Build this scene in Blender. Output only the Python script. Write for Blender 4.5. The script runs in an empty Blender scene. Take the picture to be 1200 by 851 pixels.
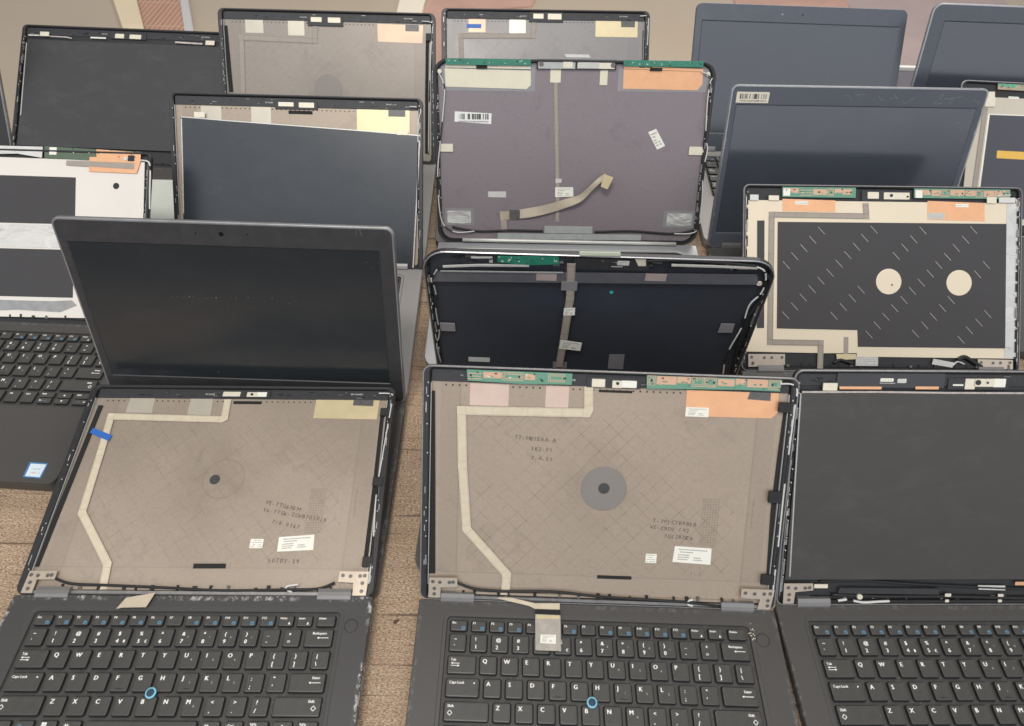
# Table of opened, half dismantled laptops. All lengths are in millimetres, turned into metres when meshes are linked.
import bpy, bmesh, math, random
from mathutils import Vector, Matrix
random.seed(7)
MM = 0.001
CAM = dict(f=796.10, pitch=0.87301, height=650.99, roll=0.03286)
KEYS = dict(row=18.91, num=17.96, width=272.76, off=27.84)
# pose of each laptop (mm, radians): x, y, z of the hinge line, yaw, lid angle above flat, width, lid length, base depth, tilt x, tilt y, lid twist
POSE = {
  'A': (-289.8, 233.3, 19.8, 0.02346, 0.167, 334.5, 225.3, 232.0, -0.01774, -0.01301, -0.003215),
  'B': (87.9, 238.6, 15.2, 0.00137, 0.8625, 335.7, 224.6, 232.0, 0.009163, 0.007052, 0.0003581),
  'C': (422.7, 249.3, 16.5, 0.03332, 0.8747, 332.2, 227.1, 232.0, 0.0002912, -0.0006465, 0.001675),
  'D': (-291.1, 464.7, 17.5, 0.002409, 1.241, 339.7, 213.5, 226.0, 0.026, 0.0008888, -0.0003928),
  'E': (-611.2, 569.2, 20.5, -0.03351, 0.6744, 302.0, 217.9, 221.3, 0.0003638, -0.02683, 0.0007079),
  'F': (-294.5, 690.8, 16.5, 0.02879, 0.8493, 334.9, 225.7, 225.0, -0.01593, 0.008351, -0.0005038),
  'G': (83.4, 483.0, 16.8, -0.02761, 1.575, 334.4, 215.8, 226.4, -0.006239, -0.02273, 0.004486),
  'H': (72.8, 751.0, 22.3, 0.01495, 1.099, 366.2, 238.9, 232.0, -0.0002872, -0.01174, 0.001842),
  'I': (-299.2, 938.0, 16.9, 0.02864, 0.9033, 333.4, 225.1, 232.0, 0.0002982, 0.004402, -0.0007514),
  'J': (-634.0, 908.3, 18.3, -0.005944, 0.6196, 335.5, 226.2, 232.0, -9.068e-05, 0.003886, -0.0003623),
  'K': (42.3, 978.5, 17.7, 0.04137, 0.8233, 334.6, 225.8, 222.0, -5.886e-05, 0.0006409, -6.804e-05),
  'L': (442.0, 1004.0, 18.2, -0.007701, 0.9251, 336.1, 225.3, 232.0, -4.295e-05, -0.000205, 2.498e-05),
  'M': (441.4, 764.0, 17.4, 0.02054, 1.185, 334.0, 217.6, 232.0, -2.421e-06, -0.005355, 0.0007957),
  'N': (788.9, 1006.8, 18.0, -0.01261, 1.171, 333.0, 226.0, 192.0, -4.493e-06, 5.326e-05, -9.106e-06),
  'O': (808.4, 803.2, 18.0, -0.03721, 0.7164, 333.0, 226.0, 232.0, -7.557e-05, 0.0002379, -3.218e-05),
  'Q': (-977.5, 934.5, 17.5, 0.006414, 1.01, 336.8, 226.0, 232.0, -0.001898, 0.004193, -0.0004313),
  'P': (449.9, 534.9, 18.9, 0.02927, 0.709, 342.8, 226.7, 232.0, -7.671e-05, -0.002685, 0.0002854),
}
# parts mounted on each lid, mm in the lid plane (across, up from hinge)
LID = {
  'A': [
   ('q', 'tape_flap', 'flap_silver', -4.0, 0.3, ((-123.15, 210.86), (-95.94, 210.61), (-94.5, 192.23), (-123.2, 192.46))),
   ('q', 'tape_flap', 'flap_silver', -4.0, 0.3, ((-56.87, 211.55), (-32.33, 210.73), (-30.63, 189.77), (-56.19, 190.54))),
   ('q', 'gold_foil', 'gold_foil', -4.0, 0.4, ((80.71, 212.91), (150.34, 211.5), (149.76, 186.89), (80.95, 187.74))),
   ('q', 'dark_tab', 'tab_dark', -3.6, 0.3, ((122.11, 212.65), (143.79, 211.8), (143.86, 202.8), (121.85, 203.63))),
   ('r', 'webcam_board', 'webcam_base', -3.0, 1.2, -26.39, 211.41, 29.92, 220.46),
   ('r', 'webcam_plate', 'cream_metal', -1.8, 0.6, -21.86, 212.34, -2.81, 218.03),
   ('r', 'webcam_plate', 'cream_metal', -1.8, 0.6, 4.47, 212.0, 15.96, 217.76),
   ('r', 'webcam_sticker', 'paper', -1.8, 0.4, 14.69, 212.22, 26.14, 217.98),
   ('d', 'webcam_lens', 'black_gloss', -1.2, 0.8, 1.4, 10.05, 214.7),
   ('r', 'foam_strip', 'foam', -4.0, 0.8, -8.98, 204.13, 21.58, 207.52),
   ('q', 'foam_strip', 'foam', -4.0, 0.8, ((-8.65, 30.66), (21.97, 30.91), (22.57, 26.46), (-8.35, 26.21))),
   ('s', 'flat_cable', 'ribbon_cream', -3.0, 0.35, 7.6, ((-15.71, 209.27), (-14.25, 186.31), (-16.65, 184.74), (-136.71, 187.13), (-134.27, 145.21), (-131.92, 79.74), (-90.57, 29.44), (-87.84, 5.58))),
   ('q', 'blue_tape', 'blue_tape', -2.5, 0.2, ((-151.22, 173.06), (-128.62, 164.76), (-130.05, 157.8), (-153.03, 167.51))),
   ('d', 'badge_ring', 'badge_faint', -4.0, 0.1, 20, 0.0, 117.55),
   ('d', 'badge_centre', 'badge_dark', -3.88, 0.2, 5.2, -8.77, 116.46),
   ('r', 'label_sticker', 'paper', -4.0, 0.2, 40.9, 46.17, 53.57, 55.31),
   ('q', 'label_sticker', 'paper', -4.0, 0.2, ((68.11, 57.23), (102.39, 60.08), (103.54, 44.92), (68.68, 42.97))),
   ('x', 'print', 'ink', -4.0, 5.6, 47.56, 91.53, 'VE-7TG6XEM', -13),
   ('x', 'print', 'ink', -4.0, 5.6, 46.65, 83.08, 'Y6-7TG6-ZGVB703718', -9),
   ('x', 'print', 'ink', -4.0, 5.6, 57.85, 71.35, '7/8.0167', -12),
   ('x', 'print', 'ink', -4.0, 6, 61.12, 32.66, '50707-39', -2),
   ('t', 'antenna_cable', 'white_cable', 0.1, 0.75, ((149.4, 216.95), (161.63, 216.54), (164.91, 211.78), (163.69, 186.7), (161.45, 146.82), (159.46, 100.05), (161.89, 48.03), (161.88, 12.41))),
   ('s', 'black_tape', 'foam', -3.9, 0.9, 4.0, ((155.16, 193.36), (155.93, 119.57), (155.54, 30.73))),
   ('r', 'cable_clip', 'black_rough', -1.8, 2.6, 153.34, 189.43, 163.52, 198.65),
   ('r', 'cable_clip', 'black_rough', -1.8, 2.6, 154.0, 109.83, 164.57, 118.95),
   ('r', 'cable_clip', 'black_rough', -1.8, 2.6, 153.31, 28.18, 163.43, 37.85),
   ('s', 'black_tape', 'foam', -3.9, 0.9, 5.0, ((-152.26, 200.67), (-154.98, 116.69), (-158.22, 26.55))),
   ('q', 'hinge_bracket', 'bracket', -1.0, 1.0, ((-160.33, 21.73), (-134.56, 21.94), (-134.15, 14.0), (-150.96, 13.87), (-151.1, 1.37), (-161.39, 1.29))),
   ('q', 'hinge_bracket', 'bracket', -1.0, 1.0, ((132.97, 23.71), (161.38, 23.54), (160.34, 1.5), (148.0, 1.4), (147.3, 13.1), (132.73, 13.77))),
   ('t', 'harness_cable', 'black_rough', -1.2, 1.3, ((-134.41, 15.09), (-117.54, 10.49), (-80.26, 9.22), (-23.65, 7.32), (24.84, 5.36), (84.61, 6.61), (114.09, 7.63), (129.33, 13.25))),
   ('t', 'cable_clip', 'white_cable', -1.5, 1.0, ((95.72, 11.47), (85.56, 9.82), (85.31, 6.69), (90.52, 4.39))),
  ],
  'B': [
   ('q', 'circuit_board', 'pcb', -1.6, 1.0, ((-128.74, 221.5), (-34.84, 221.09), (-35.07, 211.02), (-79.11, 210.19), (-127.73, 211.51))),
   ('q', 'circuit_board', 'pcb', -1.6, 1.0, ((30.97, 223.49), (151.82, 222.5), (150.68, 211.6), (117.1, 211.93), (31.93, 209.98))),
   ('r', 'tape_flap', 'flap_pink', -4.0, 0.3, -125.57, 188.35, -90.49, 208.62),
   ('r', 'tape_flap', 'flap_pink', -4.0, 0.3, -57.62, 188.74, -36.73, 208.77),
   ('q', 'copper_foil', 'copper', -4.0, 0.4, ((68.47, 210.28), (151.15, 210.96), (151.67, 191.31), (146.82, 185.98), (68.94, 185.51))),
   ('q', 'label_sticker', 'paper', -3.6, 0.2, ((68.98, 193.86), (89.75, 193.83), (89.74, 185.13), (68.92, 185.16))),
   ('q', 'dark_tab', 'tab_dark', -3.6, 0.3, ((126.29, 213.24), (143.92, 213.1), (144.28, 202.15), (123.46, 202.96))),
   ('r', 'webcam_board', 'webcam_base', -3.0, 1.2, -21.7, 209.15, 26.89, 219.02),
   ('r', 'webcam_plate', 'cream_metal', -1.8, 0.6, -17.1, 209.66, -5.26, 216.98),
   ('r', 'webcam_plate', 'cream_metal', -1.8, 0.6, 1.2, 209.44, 9.99, 216.1),
   ('r', 'webcam_sticker', 'paper', -1.8, 0.4, 9.57, 209.87, 22.95, 216.37),
   ('d', 'webcam_lens', 'black_gloss', -1.2, 0.8, 1.4, 5.79, 213.72),
   ('r', 'foam_strip', 'foam', -4.0, 0.8, -10.16, 204.68, 19.8, 206.71),
   ('r', 'foam_strip', 'foam', -4.0, 0.8, -1.3, 25.36, 31.06, 28.49),
   ('s', 'flat_cable', 'ribbon_cream', -3.0, 0.35, 8.2, ((-19.56, 209.6), (-18.38, 188.48), (-19.73, 185.28), (-132.52, 183.52), (-130.53, 132.37), (-125.1, 70.62), (-86.34, 26.96), (-87.21, 6.14))),
   ('d', 'badge_ring', 'badge', -4.0, 0.12, 21, -0.29, 113.8),
   ('d', 'badge_centre', 'badge_dark', -3.88, 0.2, 5.2, -0.12, 114.29),
   ('r', 'label_sticker', 'paper', -4.0, 0.2, 43.0, 42.66, 53.26, 51.69),
   ('q', 'label_sticker', 'paper', -4.0, 0.2, ((69.53, 60.32), (103.98, 59.03), (104.2, 42.8), (68.36, 44.49))),
   ('x', 'print', 'ink', -4.0, 5.2, -84.0, 158.29, 'T7-HBTEKA.A', -3),
   ('x', 'print', 'ink', -4.0, 5.2, -68.86, 148.38, '3K2-E1', -3),
   ('x', 'print', 'ink', -4.0, 5.2, -68.5, 139.49, '7-A-S1', -3),
   ('x', 'print', 'ink', -4.0, 5.2, 47.15, 83.08, 'T-7PJCTK4BEB', -4),
   ('x', 'print', 'ink', -4.0, 5.2, 44.44, 76.68, 'VS-CRD2 /V2', -4),
   ('x', 'print', 'ink', -4.0, 5.2, 58.58, 68.33, '7G1ZKGER', -4),
   ('x', 'print', 'ink_faint', -4.0, 6, 85.48, 31.71, '1-2', -4),
   ('t', 'antenna_cable', 'white_cable', 0.1, 0.75, ((149.66, 218.7), (160.31, 218.7), (165.41, 213.84), (165.33, 200.59), (164.52, 162.58), (163.85, 117.19), (164.16, 73.19), (163.99, 36.68), (163.99, 21.18))),
   ('s', 'black_tape', 'foam', -3.9, 0.9, 4.2, ((159.36, 196.47), (157.99, 150.92), (157.28, 97.54), (160.03, 28.02))),
   ('r', 'cable_clip', 'black_rough', -1.8, 2.6, 151.17, 192.8, 162.06, 201.8),
   ('r', 'cable_clip', 'black_rough', -1.8, 2.6, 150.53, 107.56, 162.64, 118.61),
   ('r', 'cable_clip', 'black_rough', -1.8, 2.6, 151.74, 26.73, 163.95, 36.59),
   ('s', 'black_tape', 'foam', -3.9, 0.9, 6.5, ((-160.06, 200.49), (-158.37, 119.01), (-156.86, 25.06))),
   ('q', 'hinge_bracket', 'bracket', -1.0, 1.0, ((-158.86, 22.24), (-132.51, 22.77), (-132.31, 13.73), (-147.9, 12.73), (-148.11, 2.33), (-159.35, 2.35))),
   ('q', 'hinge_bracket', 'bracket', -1.0, 1.0, ((134.25, 21.76), (165.59, 21.61), (163.23, 1.53), (151.12, 1.52), (152.93, 11.61), (134.75, 12.25))),
   ('t', 'harness_cable', 'black_rough', -1.2, 1.3, ((-132.49, 17.4), (-116.31, 11.94), (-88.95, 10.35), (-40.78, 11.67), (-0.37, 8.38), (48.1, 6.67), (85.31, 5.42), (117.1, 2.21))),
   ('t', 'cable_clip', 'white_cable', -1.5, 1.0, ((90.02, 8.04), (85.3, 6.55), (86.42, 2.67), (90.52, 1.94))),
  ],
  'C': [
   ('r', 'cover_strip', 'tab_black', -2.6, 1.2, -126.81, 210.73, -29.48, 225.06),
   ('r', 'label_sticker', 'paper', -1.3, 0.2, -87.93, 216.44, -76.02, 219.5),
   ('r', 'label_sticker', 'paper_dim', -1.3, 0.2, -72.46, 215.33, -64.3, 219.18),
   ('r', 'label_sticker', 'paper_dim', -1.3, 0.2, -88.26, 214.65, -74.28, 215.37),
   ('r', 'copper_foil', 'copper', -1.2, 0.3, -124.28, 209.41, -86.2, 211.97),
   ('r', 'copper_foil', 'copper', -1.2, 0.3, -55.57, 209.64, -34.33, 212.29),
   ('r', 'webcam_board', 'webcam_base', -3.0, 1.2, -25.71, 209.35, 30.15, 220.05),
   ('r', 'webcam_plate', 'cream_metal', -1.8, 0.6, -10.54, 209.73, -1.51, 219.46),
   ('r', 'webcam_plate', 'cream_metal', -1.8, 0.6, -2.78, 212.16, 16.07, 219.5),
   ('r', 'webcam_sticker', 'paper', -1.8, 0.4, 15.21, 211.77, 26.39, 219.55),
   ('r', 'webcam_plate', 'paper', -1.8, 0.6, -21.52, 212.82, -12.01, 214.34),
   ('d', 'webcam_lens', 'black_gloss', -1.2, 0.8, 2.4, 0.97, 216.17),
   ('d', 'webcam_lens', 'black_gloss', -1.2, 0.8, 1.0, 9.53, 215.98),
   ('r', 'panel_bracket', 'cream_metal', -0.6, 1.0, -139.83, 208.34, -126.89, 215.28),
   ('r', 'screen_panel', 'lcd', -2.2, 2.2, -158.82, 26.24, 185.38, 206.16),
   ('s', 'panel_edge', 'steel_pink', 0.05, 0.3, 1.6, ((-158.28, 207.02), (-88.99, 207.33), (-27.04, 206.82), (81.9, 206.91), (150.74, 207.22))),
   ('s', 'panel_edge', 'steel_dim', 0.0, 0.4, 1.2, ((-159.36, 205.85), (-157.78, 126.85), (-154.94, 29.51))),
   ('q', 'hinge_bracket', 'bracket', -1.0, 1.0, ((-159.45, 22.4), (-131.89, 22.35), (-131.28, 15.4), (-148.2, 13.69), (-148.85, 1.9), (-159.03, 1.92))),
   ('r', 'panel_bracket', 'cream_metal', -1.4, 1.0, -130.39, 17.34, -117.44, 21.27),
   ('q', 'lower_strip', 'webcam_base', -2.0, 1.5, ((-106.03, 17.7), (-11.18, 16.66), (-10.43, 10.54), (-107.13, 12.03))),
   ('q', 'label_sticker', 'paper_dim', -1.5, 0.4, ((26.57, 19.77), (52.95, 19.29), (53.62, 14.47), (27.97, 15.39))),
   ('r', 'copper_foil', 'copper', -1.2, 0.3, 62.1, 19.79, 83.19, 23.32),
   ('t', 'harness_cable', 'white_cable', -1.2, 1.2, ((-91.3, 4.17), (-81.3, 2.39), (-66.62, 3.24), (-56.82, 3.65))),
   ('d', 'cable_plug', 'cream_metal', -1.0, 2.2, 2.6, -86.51, 9.01),
   ('t', 'harness_cable', 'white_cable', -1.2, 1.2, ((-106.04, 4.2), (-97.98, 5.5))),
   ('t', 'harness_cable', 'black_rough', -1.8, 1.6, ((-112.01, 10.01), (-58.6, 8.15), (-1.06, 8.04), (73.5, 6.13), (156.67, 5.07))),
   ('t', 'harness_cable', 'black_rough', -1.8, 1.2, ((-125.48, 23.55), (-84.83, 24.36), (-27.18, 20.35), (72.1, 15.81), (155.2, 13.91))),
   ('r', 'cable_clip', 'cream_metal', -0.8, 0.8, -4.33, 8.6, 1.38, 11.68),
   ('r', 'cable_clip', 'cream_metal', -0.8, 0.8, -3.58, 2.89, 0.04, 5.54),
   ('r', 'cable_clip', 'cream_metal', -0.8, 0.8, 46.68, 8.5, 51.98, 11.14),
   ('r', 'cable_clip', 'cream_metal', -0.8, 0.8, 47.46, 2.78, 51.12, 5.43),
  ],
  'D': [
   ('d', 'webcam_lens', 'black_gloss', 0, 0.25, 2.4, -2.32, 201.35),
   ('d', 'webcam_lens', 'black_gloss', 0, 0.25, 0.8, -27.74, 201.37),
   ('d', 'webcam_lens', 'black_gloss', 0, 0.25, 0.8, 24.05, 201.8),
   ('r', 'scuff_mark', 'scuff', -0.86, 0.05, -68.41, 127.94, -68.02, 129.52),
   ('r', 'scuff_mark', 'scuff', -0.86, 0.05, -62.92, 128.12, -62.67, 129.96),
   ('r', 'scuff_mark', 'scuff', -0.86, 0.05, -58.94, 127.61, -56.72, 127.8),
   ('r', 'scuff_mark', 'scuff', -0.86, 0.05, -51.21, 128.84, -49.82, 130.18),
   ('r', 'scuff_mark', 'scuff', -0.86, 0.05, -46.66, 129.09, -46.2, 130.49),
   ('r', 'scuff_mark', 'scuff', -0.86, 0.05, -34.5, 128.4, -32.23, 128.66),
   ('r', 'scuff_mark', 'scuff', -0.86, 0.05, -28.08, 129.27, -27.06, 129.59),
   ('r', 'scuff_mark', 'scuff', -0.86, 0.05, -23.45, 128.69, -21.6, 129.96),
   ('r', 'scuff_mark', 'scuff', -0.86, 0.05, -14.57, 129.47, -13.86, 129.52),
   ('r', 'scuff_mark', 'scuff', -0.86, 0.05, -7.22, 130.41, -5.55, 130.63),
   ('r', 'scuff_mark', 'scuff', -0.86, 0.05, -1.69, 129.26, -1.33, 131.2),
   ('r', 'scuff_mark', 'scuff', -0.86, 0.05, 10.73, 130.47, 12.55, 131.03),
   ('r', 'scuff_mark', 'scuff', -0.86, 0.05, 35.97, 130.77, 37.66, 131.25),
   ('s', 'scuff_mark', 'scuff', 0.0, 0.05, 0.5, ((136.01, 211.81), (137.81, 203.83))),
   ('s', 'scuff_mark', 'scuff', 0.0, 0.05, 0.3, ((132.55, 210.8), (132.8, 204.56))),
  ],
  'E': [
   ('q', 'back_plate', 'white_plate', -3.2, 1.2, ((-146.09, 207.93), (141.98, 206.27), (148.0, 9.58), (-148.66, 3.73))),
   ('q', 'dark_sheet', 'dark_sheet', -2.0, 0.5, ((-121.66, 184.48), (54.61, 184.2), (56.95, 125.04), (-122.27, 123.62))),
   ('q', 'dark_sheet', 'dark_sheet', -2.0, 0.5, ((-122.44, 91.1), (57.17, 92.82), (59.57, 32.9), (-123.05, 30.53))),
   ('q', 'wrinkled_tape', 'clear_wrinkle', -1.9, 0.4, ((-124.4, 121.92), (57.04, 123.43), (57.6, 94.98), (-122.54, 92.72))),
   ('q', 'glue_smear', 'glue', -1.9, 0.3, ((-100.59, 27.05), (-11.77, 27.08), (32.32, 27.63), (58.59, 29.67), (65.53, 23.51), (44.12, 14.16), (-11.05, 15.31), (-99.44, 8.77))),
   ('q', 'circuit_board', 'pcb_olive', -2.0, 1.2, ((12.56, 222.23), (137.09, 218.64), (136.78, 204.66), (13.42, 207.64))),
   ('q', 'copper_foil', 'copper', -0.8, 0.2, ((80.11, 220.23), (137.28, 217.5), (137.39, 205.68), (133.28, 191.07), (71.84, 191.97), (71.89, 210.3), (80.67, 210.54))),
   ('r', 'label_sticker', 'paper', -0.7, 0.2, 19.48, 211.76, 28.88, 221.23),
   ('q', 'clear_tape', 'ribbon_taupe', -0.6, 0.2, ((42.59, 205.09), (129.39, 204.32), (129.84, 196.27), (41.84, 199.14))),
   ('r', 'bracket_hole', 'black_gloss', -0.5, 0.5, 121.46, 206.34, 129.52, 213.64),
   ('d', 'screw', 'steel_light', -0.5, 0.6, 2.6, 118.48, 209.22),
   ('d', 'screw_hole', 'black_gloss', -2.0, 0.2, 4.0, 107.16, 175.07),
   ('q', 'wrinkled_tape', 'clear_wrinkle', -1.2, 0.6, ((-78.4, 221.3), (10.53, 221.56), (10.26, 207.49), (-22.16, 212.0), (-77.66, 209.37))),
   ('t', 'antenna_cable', 'white_cable', 0.3, 1.0, ((138.37, 207.57), (148.29, 205.7), (151.06, 195.06), (152.0, 168.31), (153.64, 128.8), (153.8, 66.97))),
   ('r', 'label_sticker', 'paper_dim', -1.9, 0.2, 68.87, 131.65, 94.34, 135.14),
   ('r', 'label_sticker', 'paper_dim', -1.9, 0.2, 100.69, 132.11, 108.56, 135.61),
  ],
  'F': [
   ('r', 'tape_flap', 'flap_silver', -4.0, 0.3, -127.37, 186.37, -100.2, 209.72),
   ('r', 'tape_flap', 'flap_silver', -4.0, 0.3, -61.1, 183.57, -34.82, 210.29),
   ('r', 'gold_foil', 'gold_foil', -4.0, 0.4, 78.95, 176.99, 149.34, 210.49),
   ('r', 'dark_tab', 'tab_dark', -3.6, 0.3, 120.98, 202.16, 143.7, 211.47),
   ('r', 'webcam_board', 'webcam_base', -3.0, 1.2, -28.75, 208.25, 27.31, 218.27),
   ('r', 'webcam_plate', 'cream_metal', -1.8, 0.6, -24.11, 211.15, -4.01, 216.62),
   ('r', 'webcam_plate', 'cream_metal', -1.8, 0.6, 2.86, 210.19, 22.99, 216.76),
   ('r', 'foam_strip', 'foam', -4.0, 0.8, -11.48, 202.37, 20.05, 206.51),
   ('t', 'antenna_cable', 'white_cable', 0.1, 0.75, ((149.83, 214.7), (161.16, 213.89), (164.57, 208.52), (161.19, 187.59), (160.17, 75.73))),
   ('q', 'screen_panel', 'lcd_cool', -1.6, 1.6, ((-152.6, 194.13), (165.18, 177.24), (155.56, -1.4), (-155.85, 11.97))),
   ('s', 'panel_edge', 'steel_light', 0.05, 0.3, 1.2, ((-152.0, 194.07), (-136.39, 193.37), (-98.42, 191.04), (-8.64, 186.69), (81.71, 182.31), (163.51, 177.69))),
   ('s', 'panel_edge', 'steel_light', 0.05, 0.3, 1.3, ((-151.54, 191.91), (-152.89, 124.86), (-154.28, 68.88))),
   ('s', 'panel_edge', 'steel_pink', 0.05, 0.3, 1.8, ((162.95, 171.05), (159.03, 87.03), (154.43, 2.06))),
   ('r', 'panel_bracket', 'cream_metal', 0.1, 0.6, -134.79, 193.68, -120.57, 200.93),
   ('r', 'panel_bracket', 'cream_metal', 0.1, 0.6, 132.84, 177.79, 147.61, 184.04),
  ],
  'G': [
   ('q', 'circuit_board', 'pcb_green', -1.2, 1.4, ((-94.6, 211.8), (-37.05, 213.57), (-36.64, 204.63), (-64.81, 202.4), (-94.75, 204.92))),
   ('q', 'webcam_sticker', 'paper_green', -0.2, 0.8, ((-18.49, 220.86), (19.08, 221.82), (19.94, 217.74), (-18.2, 216.75))),
   ('q', 'clear_film', 'film_dark', -1.6, 0.4, ((-156.5, 189.73), (149.87, 198.25), (155.73, 185.34), (-159.47, 176.13))),
   ('r', 'copper_foil', 'copper_dull', -1.1, 0.2, -57.73, 182.23, -38.08, 191.39),
   ('r', 'copper_foil', 'copper_dull', -1.1, 0.2, 46.45, 186.19, 66.47, 195.24),
   ('s', 'tube_lamp', 'steel_light', -1.0, 1.5, 2.0, ((-147.36, 197.12), (-113.59, 200.13), (-64.79, 201.6))),
   ('s', 'tube_lamp', 'steel_light', -1.0, 1.5, 2.0, ((68.34, 207.6), (110.14, 207.73), (147.98, 207.19))),
   ('s', 'panel_edge', 'paper_dim', -2.2, 0.8, 2.0, ((-119.86, 208.35), (-99.61, 209.16))),
   ('r', 'webcam_board', 'webcam_base', -3.0, 1.6, -22.58, 198.12, 48.48, 211.19),
   ('r', 'label_sticker', 'paper_dim', -1.4, 0.3, 18.15, 204.57, 29.15, 209.94),
   ('q', 'panel_bracket', 'cream_metal', -1.6, 0.6, ((33.53, 213.79), (43.73, 214.2), (45.08, 204.78), (37.94, 204.48))),
   ('s', 'flat_cable', 'ribbon_taupe', -1.1, 0.4, 8, ((-25.02, 205.37), (-23.51, 159.43), (-26.46, 102.6), (-29.55, 53.04))),
   ('r', 'clear_tape', 'film', -0.6, 0.2, -33.15, 170.51, -17.47, 182.9),
   ('q', 'label_sticker', 'paper', -0.6, 0.2, ((-28.72, 145.66), (-17.61, 146.79), (-17.36, 136.33), (-29.03, 135.14))),
   ('q', 'label_sticker', 'paper', -0.6, 0.2, ((-29.84, 98.04), (-6.94, 94.49), (-7.83, 81.3), (-31.01, 84.24))),
   ('r', 'side_tab', 'film', -2.4, 0.6, -158.03, 104.17, -141.76, 116.53),
   ('q', 'side_tab', 'film', -2.4, 0.6, ((132.12, 129.65), (145.88, 129.71), (146.36, 116.91), (131.68, 116.16))),
   ('q', 'label_sticker', 'paper_dim', -3.5, 0.2, ((-130.59, 61.2), (-106.77, 61.06), (-106.99, 53.7), (-131.0, 53.83))),
   ('q', 'clear_tape', 'film', -3.5, 0.2, ((24.28, 74.08), (40.84, 74.99), (42.0, 49.56), (24.86, 50.06))),
   ('r', 'clear_tape', 'film', -3.5, 0.2, -36.46, 47.44, -20.7, 58.41),
   ('d', 'teal_spot', 'teal', -3.5, 0.3, 2.0, 16.8, 167.04),
   ('t', 'antenna_cable', 'white_cable', 0.3, 0.8, ((146.73, 209.06), (155.12, 204.12), (159.74, 190.24), (159.18, 174.52), (152.57, 159.1), (153.04, 127.22), (148.09, 85.74), (151.79, 49.87))),
   ('t', 'harness_cable', 'black_rough', -1.4, 1.8, ((152.94, 204.62), (164.14, 189.95), (163.09, 167.28), (155.92, 140.61), (156.29, 104.69), (162.67, 48.43))),
   ('t', 'antenna_cable', 'steel_dim', 0.2, 0.8, ((-153.5, 193.32), (-158.83, 180.86), (-157.38, 160.13), (-159.63, 135.73), (-158.94, 103.44), (-163.57, 82.68), (-161.37, 54.02))),
   ('d', 'screw', 'cream_metal', -2.4, 1.4, 2.6, -160.16, 177.43),
   ('d', 'screw', 'cream_metal', -2.4, 1.4, 2.6, 155.35, 186.62),
   ('s', 'panel_edge', 'steel_dim', -1, 0.8, 1.2, ((-150.46, 190.89), (-32.05, 193.66))),
   ('t', 'harness_cable', 'black_rough', -1.4, 1.6, ((44.26, 210.73), (77.8, 213.13), (117.39, 211.6), (149.47, 208.71))),
  ],
  'H': [
   ('r', 'circuit_board', 'pcb_green', -0.8, 1.4, -166.33, 231.19, -56.8, 238.49),
   ('r', 'circuit_board', 'pcb_green', -0.8, 1.4, 62.21, 231.64, 164.78, 239.02),
   ('r', 'foil_backing', 'film', -4.0, 0.3, -172.48, 200.09, -50.44, 229.96),
   ('r', 'foil_backing', 'film', -4.0, 0.3, 56.94, 201.58, 173.98, 229.47),
   ('q', 'tape_flap', 'flap_cream', -3.7, 0.5, ((-168.1, 226.97), (-56.59, 225.17), (-56.21, 207.79), (-61.68, 203.08), (-167.6, 204.99))),
   ('q', 'copper_foil', 'copper', -3.7, 0.5, ((63.55, 228.53), (166.35, 226.64), (167.1, 211.32), (161.28, 204.04), (64.21, 205.01))),
   ('q', 'tape_flap', 'flap_cream', -2.6, 0.5, ((-166.75, 232.52), (-56.73, 230.72), (-56.66, 227.19), (-166.87, 227.98))),
   ('q', 'copper_foil', 'copper', -2.6, 0.5, ((63.09, 232.55), (165.71, 229.66), (166.07, 226.63), (63.36, 229.03))),
   ('r', 'foam_strip', 'foam', -1.8, 0.8, -127.1, 227.06, -112.83, 231.94),
   ('r', 'foam_strip', 'foam', -1.8, 0.8, 97.17, 226.54, 112.94, 230.4),
   ('r', 'webcam_board', 'webcam_base', -2.0, 1.0, -49.28, 227.39, 53.41, 239.32),
   ('r', 'webcam_plate', 'steel_dim', -1.0, 0.6, -47.03, 227.81, 0.5, 236.33),
   ('r', 'webcam_plate', 'cream_metal', -1.0, 0.6, 3.38, 228.37, 51.06, 236.39),
   ('r', 'webcam_plate', 'cream_metal', -0.4, 0.5, -15.28, 228.78, -2.89, 236.18),
   ('r', 'webcam_sticker', 'paper_dim', -0.4, 0.5, 4.46, 228.65, 31.19, 235.89),
   ('d', 'screw', 'steel_dark', -0.4, 0.6, 3.0, -43.13, 233.36),
   ('d', 'screw', 'steel_dark', -0.4, 0.6, 3.0, 49.02, 232.87),
   ('q', 'magnet_plate', 'steel_light', -0.8, 1.2, ((-14.57, 245.15), (17.07, 245.0), (19.44, 241.55), (-11.15, 241.71))),
   ('r', 'connector_flap', 'flap_cream', -3.7, 0.5, -31.26, 211.31, -17.39, 227.48),
   ('r', 'connector_flap', 'flap_cream', -3.7, 0.5, 33.31, 208.91, 43.34, 227.18),
   ('s', 'flat_cable', 'ribbon_taupe', -3.65, 0.35, 5.6, ((-24.6, 226.54), (-20.89, 155.47), (-16.01, 70.54), (-15.11, 30.49))),
   ('q', 'barcode_label', 'barcode', -4.0, 0.2, ((-156.04, 174.76), (-107.45, 172.65), (-108.03, 159.28), (-156.89, 161.95))),
   ('q', 'label_sticker', 'paper', -4.0, 0.2, ((101.99, 151.44), (112.41, 155.89), (126.52, 134.26), (116.08, 129.18))),
   ('d', 'badge_ring', 'badge_purple', -4.0, 0.12, 15.5, 0.99, 126.17),
   ('r', 'side_tab', 'cream_metal', -3, 1, -177.45, 123.39, -159.32, 133.64),
   ('r', 'side_tab', 'cream_metal', -3, 1, 158.93, 122.92, 180.91, 133.7),
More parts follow.
